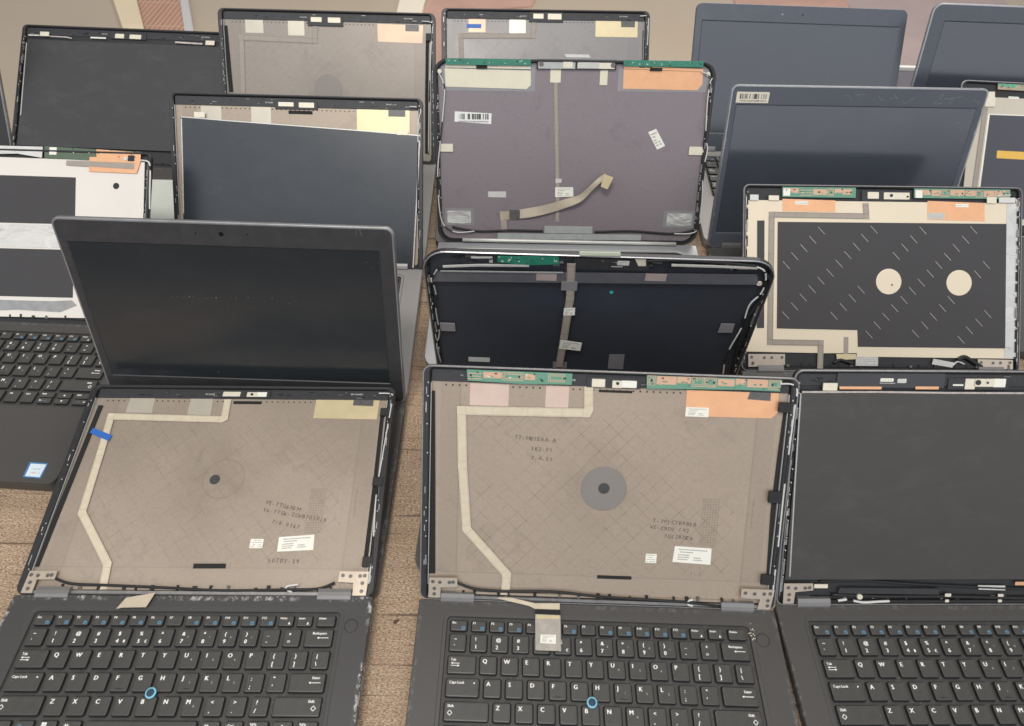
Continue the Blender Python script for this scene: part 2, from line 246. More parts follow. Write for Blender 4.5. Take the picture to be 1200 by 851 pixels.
   ('q', 'label_sticker', 'paper_dim', -4.0, 0.2, ((-112.24, 71.06), (-87.44, 71.35), (-87.38, 63.22), (-112.26, 63.5))),
   ('q', 'label_sticker', 'paper', -3.2, 0.2, ((-19.83, 78.05), (4.86, 78.35), (6.04, 65.63), (-19.36, 64.74))),
   ('r', 'label_sticker', 'paper_dim', -3.2, 0.2, -19.66, 83.9, -11.24, 89.52),
   ('s', 'loose_cable', 'ribbon_taupe', -2.8, 0.4, 8.5, ((-89.4, 15.31), (-91.39, 44.03))),
   ('c', 'loose_cable', 'ribbon_cream2', ((-95.53, 38.08, -2.2, 12), (-78.81, 39.55, -1.7999999999999998, 12), (-52.66, 43.66, -0.5, 12.5), (-25.57, 50.15, 1.0, 12.5), (-3.46, 57.7, 2.5, 11.5), (14.91, 65.14, 4.0, 9), (29.17, 79.41, 6.0, 7), (41.02, 91.18, 8.0, 6.5), (48.49, 97.15, 10.0, 6.5))),
   ('q', 'cable_end', 'gold_foil', 9.0, 1.2, ((44.94, 98.26), (57.9, 93.93), (50.88, 78.02), (41.38, 81.32))),
   ('r', 'dark_patch', 'tab_dark', -0.10000000000000009, 0.3, -82.45, 35.31, -68.01, 46.97),
   ('r', 'foil_backing', 'film', -4.0, 0.3, -173.1, 23.59, -131.62, 47.53),
   ('r', 'foil_square', 'foil_square', -3.7, 0.4, -169.58, 26.62, -136.38, 44.1),
   ('r', 'foil_backing', 'film', -4.0, 0.3, 133.3, 23.74, 178.4, 47.68),
   ('r', 'foil_square', 'foil_square', -3.7, 0.4, 138.33, 26.78, 173.74, 44.26),
   ('r', 'hinge_plate', 'steel_dim', -1.0, 3.5, -98.93, 6.61, 103.56, 14.43),
   ('r', 'hinge_plate', 'steel_dim', -1.4, 2, -33.1, 15.05, 34.58, 25.06),
   ('t', 'hinge_rod', 'steel_light', 2.0, 2.6, ((-148.4, 4.63), (153.54, 2.23))),
   ('t', 'antenna_cable', 'white_cable', 0.2, 0.8, ((-175.64, 221.8), (-170.44, 210.65), (-168.63, 196.25), (-175.96, 137.68), (-180.62, 98.81), (-180.7, 58.68), (-175.7, 26.84), (-157.98, 15.03), (-131.48, 16.56))),
   ('t', 'antenna_cable', 'white_cable', 0.2, 0.8, ((163.29, 226.59), (177.24, 220.66), (176.06, 212.49), (175.55, 189.74), (178.52, 147.21), (182.95, 129.79), (180.45, 103.06), (183.41, 68.84), (184.36, 31.21), (176.33, 17.9), (150.04, 16.37))),
   ('t', 'harness_cable', 'black_rough', -2.4, 1.6, ((-162.86, 21.67), (-126.8, 16.07), (-78.57, 17.86), (-35.16, 17.18))),
   ('t', 'harness_cable', 'black_rough', -2.4, 1.6, ((38.4, 16.87), (90.11, 18.71), (150.65, 15.82), (183.53, 23.47))),
   ('d', 'screw', 'cream_metal', -2.5, 1.5, 2.8, -174.61, 223.34),
   ('d', 'screw', 'cream_metal', -2.5, 1.5, 2.8, 172.77, 223.66),
  ],
  'I': [
   ('r', 'tape_flap', 'flap_silver', -4.0, 0.3, -126.56, 191.14, -98.91, 210.01),
   ('r', 'tape_flap', 'flap_silver', -4.0, 0.3, -61.27, 188.93, -36.04, 210.33),
   ('q', 'gold_foil', 'flap_peach', -4.0, 0.4, ((76.37, 208.67), (147.48, 207.9), (145.95, 182.03), (77.13, 182.91))),
   ('r', 'dark_tab', 'tab_dark', -3.6, 0.3, 119.84, 199.08, 140.84, 208.4),
   ('r', 'webcam_board', 'webcam_base', -3.0, 1.2, -30.34, 203.31, 24.05, 217.84),
   ('r', 'webcam_plate', 'cream_metal', -1.8, 0.6, -25.06, 208.48, -8.36, 215.38),
   ('r', 'webcam_plate', 'cream_metal', -1.8, 0.6, 1.05, 207.94, 20.41, 215.39),
   ('s', 'flat_cable', 'ribbon_taupe', -3.65, 0.35, 8, ((-18.24, 203.93), (-20.45, 181.81), (-133.24, 184.12), (-135.86, 99.28), (-132.13, 50.76), (-107.37, 12.25))),
   ('d', 'badge_ring', 'badge', -4.0, 0.12, 20, -2.09, 111.18),
   ('t', 'antenna_cable', 'white_cable', 0.1, 0.75, ((145.3, 212.98), (158.43, 212.07), (162.34, 206.06), (159.51, 170.34), (156.38, 94.9), (154.54, 17.27))),
   ('s', 'black_tape', 'foam', -3.9, 0.9, 5, ((154.06, 195.63), (152.12, 108.06), (151.49, 17.5))),
   ('r', 'cable_clip', 'black_rough', -1.8, 2.6, 151.82, 185.05, 162.3, 195.85),
   ('s', 'black_tape', 'foam', -3.9, 0.9, 6, ((-156.89, 200.6), (-154.07, 103.89))),
  ],
  'J': [
   ('r', 'webcam_board', 'webcam_base', -3.0, 1.2, -26.7, 208.57, 30.35, 220.44),
   ('r', 'webcam_plate', 'cream_metal', -1.8, 0.6, -19.21, 209.61, -4.93, 216.84),
   ('r', 'webcam_plate', 'cream_metal', -1.8, 0.6, 4.06, 209.32, 22.42, 216.38),
   ('r', 'panel_bracket', 'cream_metal', 0, 1, -137.71, 206.96, -123.4, 214.18),
   ('r', 'panel_bracket', 'cream_metal', 0, 1, 127.12, 203.06, 141.29, 210.27),
   ('r', 'screen_panel', 'lcd_warm', -2.2, 2.2, -157.63, 26.99, 172.83, 201.14),
   ('s', 'panel_edge', 'paper', 0.05, 0.3, 1.6, ((-156.68, 208.08), (-138.95, 208.11))),
   ('s', 'panel_edge', 'steel_pink', 0.05, 0.3, 1.8, ((-122.51, 207.37), (-96.57, 207.03), (-86.86, 205.3))),
   ('s', 'panel_edge', 'paper', 0.05, 0.3, 2.2, ((-57.1, 207.96), (-32.54, 207.85))),
   ('s', 'panel_edge', 'steel_pink', 0.05, 0.3, 2.6, ((78.09, 205.77), (121.8, 204.74))),
   ('s', 'panel_edge', 'steel_light', 0.05, 0.3, 1.2, ((-158.18, 195.24), (-156.81, 110.69), (-156.14, 75.77))),
  ],
  'K': [
   ('r', 'tape_flap', 'flap_peach', -4.0, 0.3, -124.2, 190.63, -96.89, 213.59),
   ('r', 'blue_tape', 'blue_tape', -3.5, 0.2, -126.94, 196.89, -103.73, 203.05),
   ('r', 'tape_flap', 'flap_silver', -4.0, 0.3, -58.61, 188.93, -32.41, 213.25),
   ('r', 'gold_foil', 'gold_foil', -4.0, 0.4, 80.09, 186.19, 148.48, 212.64),
   ('r', 'dark_tab', 'tab_dark', -3.6, 0.3, 121.44, 201.72, 143.83, 211.83),
   ('r', 'webcam_board', 'webcam_base', -3.0, 1.2, -27.28, 207.34, 27.69, 222.08),
   ('r', 'webcam_plate', 'cream_metal', -1.8, 0.6, -20.45, 211.86, -3.96, 219.38),
   ('r', 'webcam_plate', 'cream_metal', -1.8, 0.6, 2.8, 210.98, 24.83, 219.72),
   ('s', 'flat_cable', 'ribbon_taupe', -3.65, 0.35, 8, ((-18.87, 209.8), (-20.04, 186.36), (-136.58, 184.73), (-135.4, 141.59), (-130.12, 82.11))),
   ('t', 'antenna_cable', 'white_cable', 0.1, 0.75, ((150.94, 217.54), (163.34, 217.72), (164.96, 209.95), (164.37, 183.87), (163.37, 124.61))),
   ('s', 'black_tape', 'foam', -3.9, 0.9, 5, ((159.14, 196.61), (161.03, 85.4))),
  ],
  'L': [
   ('d', 'webcam_lens', 'grey_dot', 0, 0.25, 1.4, -30.5, 211.71),
   ('d', 'webcam_lens', 'black_gloss', 0, 0.25, 1.4, 2.02, 212.16),
  ],
  'M': [
   ('r', 'barcode_label', 'barcode_old', 0, 0.2, -159.44, 195.6, -117.08, 208.95),
   ('s', 'scuff_mark', 'scuff_cool', 0.0, 0.04, 0.45, ((-19.32, 206.44), (-13.79, 205.95), (-16.03, 205.67))),
   ('s', 'scuff_mark', 'scuff_cool', 0.0, 0.04, 0.45, ((-10.55, 202.43), (-12.1, 204.35), (-8.49, 199.86))),
   ('s', 'scuff_mark', 'scuff_cool', 0.0, 0.04, 0.45, ((0.84, 205.72), (-6.93, 208.37), (6.75, 207.63))),
   ('s', 'scuff_mark', 'scuff_cool', 0.0, 0.04, 0.45, ((25.18, 206.09), (25.8, 205.79), (28.29, 202.01))),
   ('s', 'scuff_mark', 'scuff_cool', 0.0, 0.04, 0.45, ((32.95, 202.06), (28.19, 202.1), (33.07, 200.95))),
   ('s', 'scuff_mark', 'scuff_cool', 0.0, 0.04, 0.45, ((42.64, 203.25), (39.03, 203.72), (50.49, 204.86))),
   ('s', 'scuff_mark', 'scuff_cool', 0.0, 0.04, 0.45, ((47.31, 206.43), (49.19, 203.0), (44.54, 210.01))),
   ('s', 'scuff_mark', 'scuff_cool', 0.0, 0.04, 0.45, ((62.68, 199.39), (59.17, 196.87), (68.28, 201.66))),
   ('s', 'scuff_mark', 'scuff_cool', 0.0, 0.04, 0.45, ((70.96, 201.6), (67.8, 203.38), (73.64, 205.44))),
   ('s', 'scuff_mark', 'scuff_cool', 0.0, 0.04, 0.45, ((97.91, 200.97), (102.03, 197.62), (110.03, 199.2))),
   ('s', 'scuff_mark', 'scuff_cool', 0.0, 0.04, 0.45, ((102.64, 207.28), (108.84, 210.35), (105.0, 203.45))),
   ('s', 'scuff_mark', 'scuff_cool', 0.0, 0.04, 0.45, ((111.37, 204.3), (115.6, 204.5), (123.0, 203.48))),
   ('s', 'scuff_mark', 'scuff_cool', 0.0, 0.04, 0.45, ((118.56, 199.2), (123.19, 200.26), (118.06, 199.66))),
   ('s', 'scuff_mark', 'scuff_cool', 0.0, 0.04, 0.45, ((123.23, 205.52), (117.48, 205.78), (134.37, 207.09))),
   ('s', 'scuff_mark', 'scuff_cool', 0.0, 0.04, 0.45, ((158.23, 200.85), (149.66, 203.52), (158.33, 198.48))),
   ('s', 'scuff_mark', 'scuff_cool', 0.0, 0.04, 0.45, ((152.14, 192.37), (149.65, 193.35), (151.66, 188.29))),
  ],
  'N': [
  ],
  'O': [
   ('r', 'circuit_board', 'pcb_copper', -2.0, 1.2, -112.58, 214.44, 36.23, 224.22),
   ('q', 'panel_bracket', 'cream_metal', -1, 1, ((-128.17, 209.98), (-117.07, 210.56), (-116.48, 202.47), (-115.15, 201.29), (-115.47, 188.77), (-129.66, 188.03))),
   ('q', 'back_plate', 'beige_plate', -3.2, 1.2, ((-147.43, 202.86), (154.61, 204.86), (152.86, 22.47), (-152.47, 15.23))),
   ('q', 'dark_sheet', 'dark_sheet_cool', -2.0, 0.5, ((-121.05, 177.12), (125.39, 180.74), (124.71, 30.8), (-130.45, 25.2))),
   ('s', 'panel_edge', 'paper', -1.9, 0.5, 2.6, ((-122.35, 177.02), (-131.14, 25.14))),
   ('s', 'panel_edge', 'paper', -1.9, 0.5, 1.4, ((-122.39, 177.64), (39.35, 179.9))),
   ('s', 'flat_cable', 'ribbon_taupe', -1.9, 0.6, 7, ((-128.13, 187.32), (-137.86, 31.05))),
   ('r', 'orange_label', 'orange_label', -1.4, 0.2, -106.89, 113.87, -48.42, 125.13),
   ('r', 'label_sticker', 'paper', -1.9, 0.2, -95.71, 201.84, -80.59, 205.43),
  ],
  'Q': [
  ],
  'P': [
   ('r', 'circuit_board', 'pcb', -2.0, 1.2, -123.53, 211.51, -33.54, 224.33),
   ('r', 'circuit_board', 'pcb', -2.0, 1.2, 38.04, 212.32, 156.57, 224.31),
   ('r', 'label_sticker', 'paper', -0.8, 0.2, -122.54, 213.04, -114.09, 221.71),
   ('r', 'label_sticker', 'paper', -0.8, 0.2, 39.54, 212.48, 48.07, 221.7),
   ('r', 'webcam_board', 'webcam_base', -3, 1.2, -25.82, 207.93, 35.24, 221.16),
   ('r', 'webcam_plate', 'cream_metal', -1.8, 0.6, -18.78, 210.92, -5.04, 219.03),
   ('r', 'webcam_plate', 'cream_metal', -1.8, 0.6, 1.13, 210.36, 32.73, 218.77),
   ('d', 'webcam_lens', 'black_gloss', -1.2, 0.8, 1.8, 10.16, 215.07),
   ('d', 'webcam_lens', 'black_gloss', -1.2, 0.8, 1.2, 30.1, 213.76),
   ('q', 'back_plate', 'ivory_plate', -3.2, 1.2, ((-166.63, 207.55), (169.19, 207.55), (168.24, 17.68), (-29.06, 18.6), (-29.12, 22.77), (-70.06, 22.41), (-166.39, 23.66))),
   ('r', 'steel_side', 'foil_square', -2.0, 0.4, 153.05, 19.28, 171.09, 206.74),
   ('q', 'copper_foil', 'copper', -2.0, 0.3, ((-122.96, 209.57), (-58.15, 208.31), (-57.95, 194.33), (-122.76, 194.58))),
   ('q', 'copper_foil', 'copper', -2.0, 0.3, ((55.12, 209.19), (125.69, 207.47), (126.06, 185.12), (55.48, 186.36))),
   ('r', 'label_sticker', 'paper', -1.7, 0.2, -107.36, 202.67, -91.63, 207.13),
   ('r', 'label_sticker', 'paper_dim', -1.7, 0.2, 56.28, 187.09, 76.38, 194.63),
   ('r', 'label_sticker', 'paper', -1.7, 0.2, 89.76, 201.98, 105.62, 205.94),
   ('q', 'dark_sheet', 'dark_sheet', -2.0, 0.5, ((-128.42, 181.54), (152.87, 182.28), (153.89, 30.1), (-27.92, 30.58), (-28.74, 50.87), (-127.76, 52.03))),
   ('q', 'dark_sheet', 'dark_sheet', -2.0, 0.5, ((-153.47, 182.79), (-144.61, 182.9), (-143.44, 52.4), (-152.32, 52.32))),
   ('s', 'flat_cable', 'ribbon_taupe', -1.8, 0.5, 7, ((-21.14, 205.57), (-19.86, 189.53), (-135.91, 190.2), (-135.98, 35.34), (-73.71, 34.86), (-74.32, 3.66))),
   ('d', 'round_hole_patch', 'ivory_plate', -1.5, 0.15, 15.6, 8.62, 110.48),
   ('d', 'round_hole_patch', 'ivory_plate', -1.5, 0.15, 15.6, 95.43, 109.82),
   ('d', 'screw', 'steel_dark', -1.3, 0.3, 1.2, 12.68, 106.33),
   ('r', 'clear_tape', 'ribbon_taupe', -1.9, 0.3, -45.36, 19.55, -39.78, 42.4),
   ('q', 'gold_foil', 'gold_foil', -1.9, 0.4, ((-54.55, 21.51), (-30.42, 21.72), (-29.27, 15.48), (-53.4, 14.23))),
   ('q', 'hinge_bracket', 'bracket', -1.0, 1.0, ((-162.91, 20.57), (-118.04, 20.96), (-117.87, 7.99), (-133.51, 6.3), (-162.71, 5.02))),
   ('q', 'hinge_bracket', 'bracket', -1.0, 1.0, ((119.22, 16.75), (162.51, 16.08), (162.71, 4.6), (120.47, 5.29))),
   ('r', 'label_sticker', 'paper_dim', -1.5, 0.3, -30.53, 7.37, -3.05, 18.59),
   ('q', 'label_sticker', 'paper_dim', -1.5, 0.3, ((65.21, 16.81), (90.59, 12.33), (88.58, 6.05), (63.21, 10.01))),
   ('t', 'harness_cable', 'white_cable', -1.4, 1.0, ((88.68, 8.14), (94.93, 13.41), (103.42, 10.35))),
   ('t', 'harness_cable', 'black_rough', -1.6, 2.6, ((95.03, 15.49), (103.42, 19.22), (114.07, 13.57), (124.74, 7.39))),
   ('t', 'harness_cable', 'black_rough', -1.6, 2.0, ((-57.49, 10.03), (-49.15, 14.27), (-33.33, 9.2))),
   ('r', 'panel_bracket', 'cream_metal', -1, 1, -140.38, 207.06, -127.81, 213.09),
   ('r', 'panel_bracket', 'steel_light', -1, 1, -163.28, 206.75, -152.78, 213.83),
   ('r', 'panel_bracket', 'cream_metal', -1, 1, 127.5, 206.74, 139.21, 214.37),
   ('r', 'panel_bracket', 'steel_light', -1, 1, 142.25, 207.54, 162.37, 214.03),
   ('t', 'antenna_cable', 'white_cable', -1.6, 1.0, ((140.23, 216.46), (157.1, 217.19), (164.59, 211.04), (166.88, 200.67))),
   ('s', 'slit', 'slit', -1.5, 0.1, 0.55, ((-79.04, 176.08), (-70.61, 167.05))),
   ('s', 'slit', 'slit', -1.5, 0.1, 0.55, ((-89.64, 164.7), (-81.21, 155.66))),
   ('s', 'slit', 'slit', -1.5, 0.1, 0.55, ((-100.25, 154.53), (-91.83, 145.5))),
   ('s', 'slit', 'slit', -1.5, 0.1, 0.55, ((-111.48, 144.67), (-103.06, 135.63))),
   ('s', 'slit', 'slit', -1.5, 0.1, 0.55, ((-121.46, 133.6), (-113.05, 124.56))),
   ('s', 'slit', 'slit', -1.5, 0.1, 0.55, ((-14.45, 177.75), (-5.99, 168.71))),
   ('s', 'slit', 'slit', -1.5, 0.1, 0.55, ((-25.7, 167.57), (-17.25, 158.52))),
   ('s', 'slit', 'slit', -1.5, 0.1, 0.55, ((-35.7, 156.79), (-27.25, 147.74))),
   ('s', 'slit', 'slit', -1.5, 0.1, 0.55, ((-46.33, 146.61), (-37.89, 137.56))),
   ('s', 'slit', 'slit', -1.5, 0.1, 0.55, ((-56.95, 136.14), (-48.51, 127.08))),
   ('s', 'slit', 'slit', -1.5, 0.1, 0.55, ((-67.87, 125.05), (-59.44, 115.99))),
   ('s', 'slit', 'slit', -1.5, 0.1, 0.55, ((-78.81, 115.18), (-70.38, 106.12))),
   ('s', 'slit', 'slit', -1.5, 0.1, 0.55, ((-89.43, 104.71), (-81.0, 95.65))),
   ('s', 'slit', 'slit', -1.5, 0.1, 0.55, ((-100.36, 94.54), (-91.93, 85.47))),
   ('s', 'slit', 'slit', -1.5, 0.1, 0.55, ((-110.66, 83.46), (-102.24, 74.39))),
   ('s', 'slit', 'slit', -1.5, 0.1, 0.55, ((-121.57, 72.68), (-113.16, 63.62))),
   ('s', 'slit', 'slit', -1.5, 0.1, 0.55, ((45.71, 177.54), (54.19, 168.49))),
   ('s', 'slit', 'slit', -1.5, 0.1, 0.55, ((34.45, 166.74), (42.93, 157.68))),
   ('s', 'slit', 'slit', -1.5, 0.1, 0.55, ((23.8, 156.55), (32.28, 147.49))),
   ('s', 'slit', 'slit', -1.5, 0.1, 0.55, ((13.15, 146.36), (21.63, 137.3))),
   ('s', 'slit', 'slit', -1.5, 0.1, 0.55, ((-29.4, 104.71), (-20.95, 95.64))),
   ('s', 'slit', 'slit', -1.5, 0.1, 0.55, ((-40.03, 94.23), (-31.58, 85.16))),
   ('s', 'slit', 'slit', -1.5, 0.1, 0.55, ((-50.97, 83.44), (-42.52, 74.36))),
   ('s', 'slit', 'slit', -1.5, 0.1, 0.55, ((-62.21, 72.65), (-53.77, 63.57))),
   ('s', 'slit', 'slit', -1.5, 0.1, 0.55, ((98.44, 166.86), (106.95, 157.8))),
   ('s', 'slit', 'slit', -1.5, 0.1, 0.55, ((87.15, 156.66), (95.66, 147.59))),
   ('s', 'slit', 'slit', -1.5, 0.1, 0.55, ((76.5, 145.85), (85.0, 136.77))),
   ('s', 'slit', 'slit', -1.5, 0.1, 0.55, ((65.84, 135.65), (74.33, 126.57))),
   ('s', 'slit', 'slit', -1.5, 0.1, 0.55, ((55.49, 125.15), (63.98, 116.07))),
   ('s', 'slit', 'slit', -1.5, 0.1, 0.55, ((44.53, 114.03), (53.02, 104.95))),
   ('s', 'slit', 'slit', -1.5, 0.1, 0.55, ((33.88, 103.84), (42.36, 94.76))),
   ('s', 'slit', 'slit', -1.5, 0.1, 0.55, ((23.54, 92.73), (32.02, 83.65))),
   ('s', 'slit', 'slit', -1.5, 0.1, 0.55, ((12.27, 82.54), (20.75, 73.45))),
   ('s', 'slit', 'slit', -1.5, 0.1, 0.55, ((1.62, 72.04), (10.09, 62.95))),
   ('s', 'slit', 'slit', -1.5, 0.1, 0.55, ((-9.03, 61.55), (-0.56, 52.46))),
   ('s', 'slit', 'slit', -1.5, 0.1, 0.55, ((-18.74, 50.15), (-10.27, 41.05))),
   ('s', 'slit', 'slit', -1.5, 0.1, 0.55, ((108.15, 178.89), (116.66, 169.82))),
   ('s', 'slit', 'slit', -1.5, 0.1, 0.55, ((124.66, 136.29), (133.18, 127.2))),
   ('s', 'slit', 'slit', -1.5, 0.1, 0.55, ((114.0, 124.86), (122.52, 115.77))),
   ('s', 'slit', 'slit', -1.5, 0.1, 0.55, ((81.68, 93.32), (90.19, 84.22))),
   ('s', 'slit', 'slit', -1.5, 0.1, 0.55, ((71.31, 83.42), (79.81, 74.33))),
   ('s', 'slit', 'slit', -1.5, 0.1, 0.55, ((60.34, 72.61), (68.84, 63.51))),
   ('s', 'slit', 'slit', -1.5, 0.1, 0.55, ((49.67, 62.1), (58.17, 53.0))),
   ('s', 'slit', 'slit', -1.5, 0.1, 0.55, ((38.39, 51.59), (46.89, 42.49))),
   ('s', 'slit', 'slit', -1.5, 0.1, 0.55, ((127.21, 76.62), (135.74, 67.51))),
   ('s', 'slit', 'slit', -1.5, 0.1, 0.55, ((116.52, 66.1), (125.05, 56.99))),
   ('s', 'slit', 'slit', -1.5, 0.1, 0.55, ((104.9, 56.5), (113.42, 47.38))),
   ('s', 'slit', 'slit', -1.5, 0.1, 0.55, ((94.86, 44.76), (103.38, 35.64))),
  ],
}
ON_BASE = {
  'J': [
   ('q', 'pale_sheet', 'pale_sheet', 0.2, 0.4, ((-82.88, -37.38), (104.12, -31.5), (169.38, -203.9), (-23.01, -215.42))),
  ],
  'B': [
   ('q', 'loose_cable', 'ribbon_cream', 1.5, 0.5, ((-95.55, 2.79), (-86.35, 4.73), (-58.92, -0.8), (-35.63, -0.0), (-35.76, -6.01), (-58.91, -6.0), (-64.52, -3.4))),
   ('q', 'cable_backing', 'foam', 1.9, 0.5, ((-58.93, -6.54), (-35.4, -6.14), (-35.27, -11.28), (-58.92, -11.29))),
   ('q', 'clear_connector', 'clear_tab', 2.2, 0.5, ((-58.7, -11.15), (-35.29, -11.38), (-35.44, -43.36), (-58.47, -43.37))),
   ('q', 'gold_strip', 'gold_foil', 2.75, 0.15, ((-57.75, -11.81), (-36.35, -11.88), (-36.18, -15.01), (-57.35, -15.33))),
   ('q', 'label_sticker', 'paper', 2.75, 0.15, ((-53.84, -29.44), (-39.82, -29.36), (-39.96, -37.26), (-54.24, -36.98))),
  ],
  'A': [
   ('q', 'loose_cable', 'ribbon_cream2', 3, 0.5, ((-59.9, -3.47), (-34.61, 1.5), (-38.49, -12.14), (-60.14, -12.63), (-65.14, -13.84))),
  ],
  'E': [
   ('q', 'round_sticker', 'sticker_blue', 0, 0.12, ((112.38, -197.61), (132.87, -198.06), (134.01, -216.32), (114.42, -215.58))),
   ('q', 'sticker_face', 'sticker_white', 0.12, 0.06, ((114.76, -199.41), (131.61, -199.52), (132.23, -214.93), (116.29, -214.39))),
   ('x', 'sticker_print', 'ink_blue', 0.18, 3.2, 118.86, -206.38, 'intel', 0),
   ('x', 'sticker_print', 'ink_orange', 0.18, 2.2, 120.11, -210.84, 'CORE i5', 0),
  ],
}
SCREEN = {
  'D': (-159.8, 27.4, 153.5, 187.8),
  'L': (-156.7, 29.0, 157.8, 199.0),
  'M': (-157.5, 22.3, 157.0, 192.8),
  'N': (-143.9, 29.3, 146.7, 201.3),
  'Q': (-157.8, 18.1, 143.9, 204.1),
}
scene = bpy.context.scene
col = scene.collection

# ------------------------------------------------------------------ materials
MATS = {}
def new_mat(name):
    m = bpy.data.materials.new(name); m.use_nodes = True
    nt = m.node_tree; b = nt.nodes['Principled BSDF']
    MATS[name] = m
    return m, nt, b
def N(nt, t, **kw):
    n = nt.nodes.new(t)
    for k, v in kw.items():
        if k in n.inputs.keys() if hasattr(n.inputs, 'keys') else False: n.inputs[k].default_value = v
        else: setattr(n, k, v)
    return n
def mixrgb(nt, fac, a, b, blend='MIX'):
    n = nt.nodes.new('ShaderNodeMix'); n.data_type = 'RGBA'; n.blend_type = blend
    for i, v in ((0, fac), (6, a), (7, b)):
        if isinstance(v, (int, float)): n.inputs[i].default_value = v
        elif isinstance(v, tuple): n.inputs[i].default_value = (*v, 1)
        else: nt.links.new(v, n.inputs[i])
    return n.outputs[2]
def math_n(nt, op, a, b=None, clamp=False):
    n = nt.nodes.new('ShaderNodeMath'); n.operation = op; n.use_clamp = clamp
    for i, v in ((0, a), (1, b)):
        if v is None: continue
        if isinstance(v, (int, float)): n.inputs[i].default_value = v
        else: nt.links.new(v, n.inputs[i])
    return n.outputs[0]
def ramp(nt, fac, lo, hi):
    n = nt.nodes.new('ShaderNodeMapRange'); nt.links.new(fac, n.inputs[0])
    n.inputs[1].default_value = lo; n.inputs[2].default_value = hi
    return n.outputs[0]
def noise(nt, vec, scale, detail=4, rough=.6, dist=0):
    n = nt.nodes.new('ShaderNodeTexNoise'); nt.links.new(vec, n.inputs['Vector'])
    n.inputs['Scale'].default_value = scale; n.inputs['Detail'].default_value = detail
    n.inputs['Roughness'].default_value = rough; n.inputs['Distortion'].default_value = dist
    return n.outputs['Fac']
def objc(nt): return nt.nodes.new('ShaderNodeTexCoord').outputs['Object']
def mapping(nt, vec, scale=(1,1,1), rot=(0,0,0), loc=(0,0,0)):
    n = nt.nodes.new('ShaderNodeMapping'); nt.links.new(vec, n.inputs['Vector'])
    n.inputs['Scale'].default_value = scale; n.inputs['Rotation'].default_value = rot; n.inputs['Location'].default_value = loc
    return n.outputs[0]
def bump(nt, b, h, strength=.2, dist=.0005):
    n = nt.nodes.new('ShaderNodeBump'); nt.links.new(h, n.inputs['Height'])
    n.inputs['Strength'].default_value = strength; n.inputs['Distance'].default_value = dist
    nt.links.new(n.outputs[0], b.inputs['Normal'])
def mat(name, c, rough=.5, metal=0., var=.12, scale=60., spec=.5, bmp=0., dust=0., emit=None, coat=0.):
    m, nt, b = new_mat(name); v = objc(nt)
    f = noise(nt, v, scale)
    lo = tuple(x*(1-var) for x in c); hi = tuple(min(1, x*(1+var)) for x in c)
    cc = mixrgb(nt, f, lo, hi)
    if dust:
        d = ramp(nt, noise(nt, v, 900., 2, .7), .66, .72)
        d2 = math_n(nt, 'MULTIPLY', d, ramp(nt, noise(nt, v, 40., 3), .5, .65))
        cc = mixrgb(nt, math_n(nt, 'MULTIPLY', d2, dust), cc, (.45, .42, .38))
    nt.links.new(cc, b.inputs['Base Color'])
    r = nt.nodes.new('ShaderNodeMapRange'); nt.links.new(noise(nt, v, scale*.5), r.inputs[0])
    r.inputs[3].default_value = max(.02, rough-.08); r.inputs[4].default_value = min(1, rough+.1)
    nt.links.new(r.outputs[0], b.inputs['Roughness'])
    b.inputs['Metallic'].default_value = metal; b.inputs['Specular IOR Level'].default_value = spec
    b.inputs['Coat Weight'].default_value = coat
    if bmp: bump(nt, b, noise(nt, v, 1500., 3), bmp, .0003)
    return m
mat('black_plastic', (.022,.021,.022), .42, var=.35, scale=90, dust=.6, bmp=.2)
mat('black_rough', (.014,.013,.013), .6, var=.5, scale=200)
mat('black_gloss', (.008,.008,.010), .12)
mat('shell_silver_glint_edge', (.42,.42,.42), .35, .8, var=.2)  # chrome rims; on other lids the window's highlight put into the edge colour
mat('shell_dark_edge', (.26,.25,.24), .4, .5, var=.4, scale=150)  # highlight along black lid edges put in as grey; also rail trim
mat('bezel', (.038,.037,.037), .38, var=.3, scale=80, dust=.5)
mat('bezel_cool', (.045,.052,.068), .3, var=.2, scale=80, dust=.4, spec=.9)
mat('deck_silver', (.30,.285,.27), .5, .2, var=.08, scale=30)
mat('deck_steel', (.42,.43,.43), .4, .5, var=.08, scale=30)
mat('well', (.050,.047,.043), .55, var=.25, dust=.8)
mat('key_side_shade', (.006,.006,.006), .6)  # shade around each key put into a near-black side colour
mat('key', (.056,.054,.048), .40, var=.25, scale=120, dust=.35, bmp=.15)
mat('legend', (.85,.83,.76), .6, var=.1)
mat('legend_blue', (.08,.22,.34), .6, var=.1)
mat('point_ring', (.22,.52,.66), .5)
mat('point_cap', (.02,.05,.08), .7)
mat('paper', (.80,.78,.68), .7, var=.05)
mat('paper_dim', (.55,.54,.50), .65, var=.1)
mat('paper_green', (.60,.66,.50), .6, var=.08)
mat('foam', (.015,.014,.013), .85, var=.3)
mat('tab_dark', (.10,.095,.09), .35, var=.5, scale=250)
mat('tab_black', (.045,.045,.048), .5, var=.2)
mat('cream_metal', (.72,.66,.52), .45, .15, var=.12, scale=200)
mat('bracket', (.52,.44,.35), .4, .55, var=.15, scale=200)
mat('steel_light', (.62,.61,.56), .35, .25, var=.15, scale=120)
mat('steel_pink', (.50,.44,.40), .5, .3, var=.5, scale=160)
mat('steel_dim', (.42,.43,.41), .4, .25, var=.2, scale=120)
mat('steel_dark', (.16,.15,.14), .4, .6)
mat('hinge_grey', (.22,.21,.20), .36, .4, var=.1)
mat('webcam_base', (.030,.030,.032), .55, var=.4, scale=250)
mat('flap_silver', (.55,.50,.40), .32, .35, var=.08, scale=50)
mat('flap_pink', (.62,.47,.38), .35, .25, var=.12, scale=50)
mat('flap_peach', (.66,.46,.32), .4, .2, var=.08)
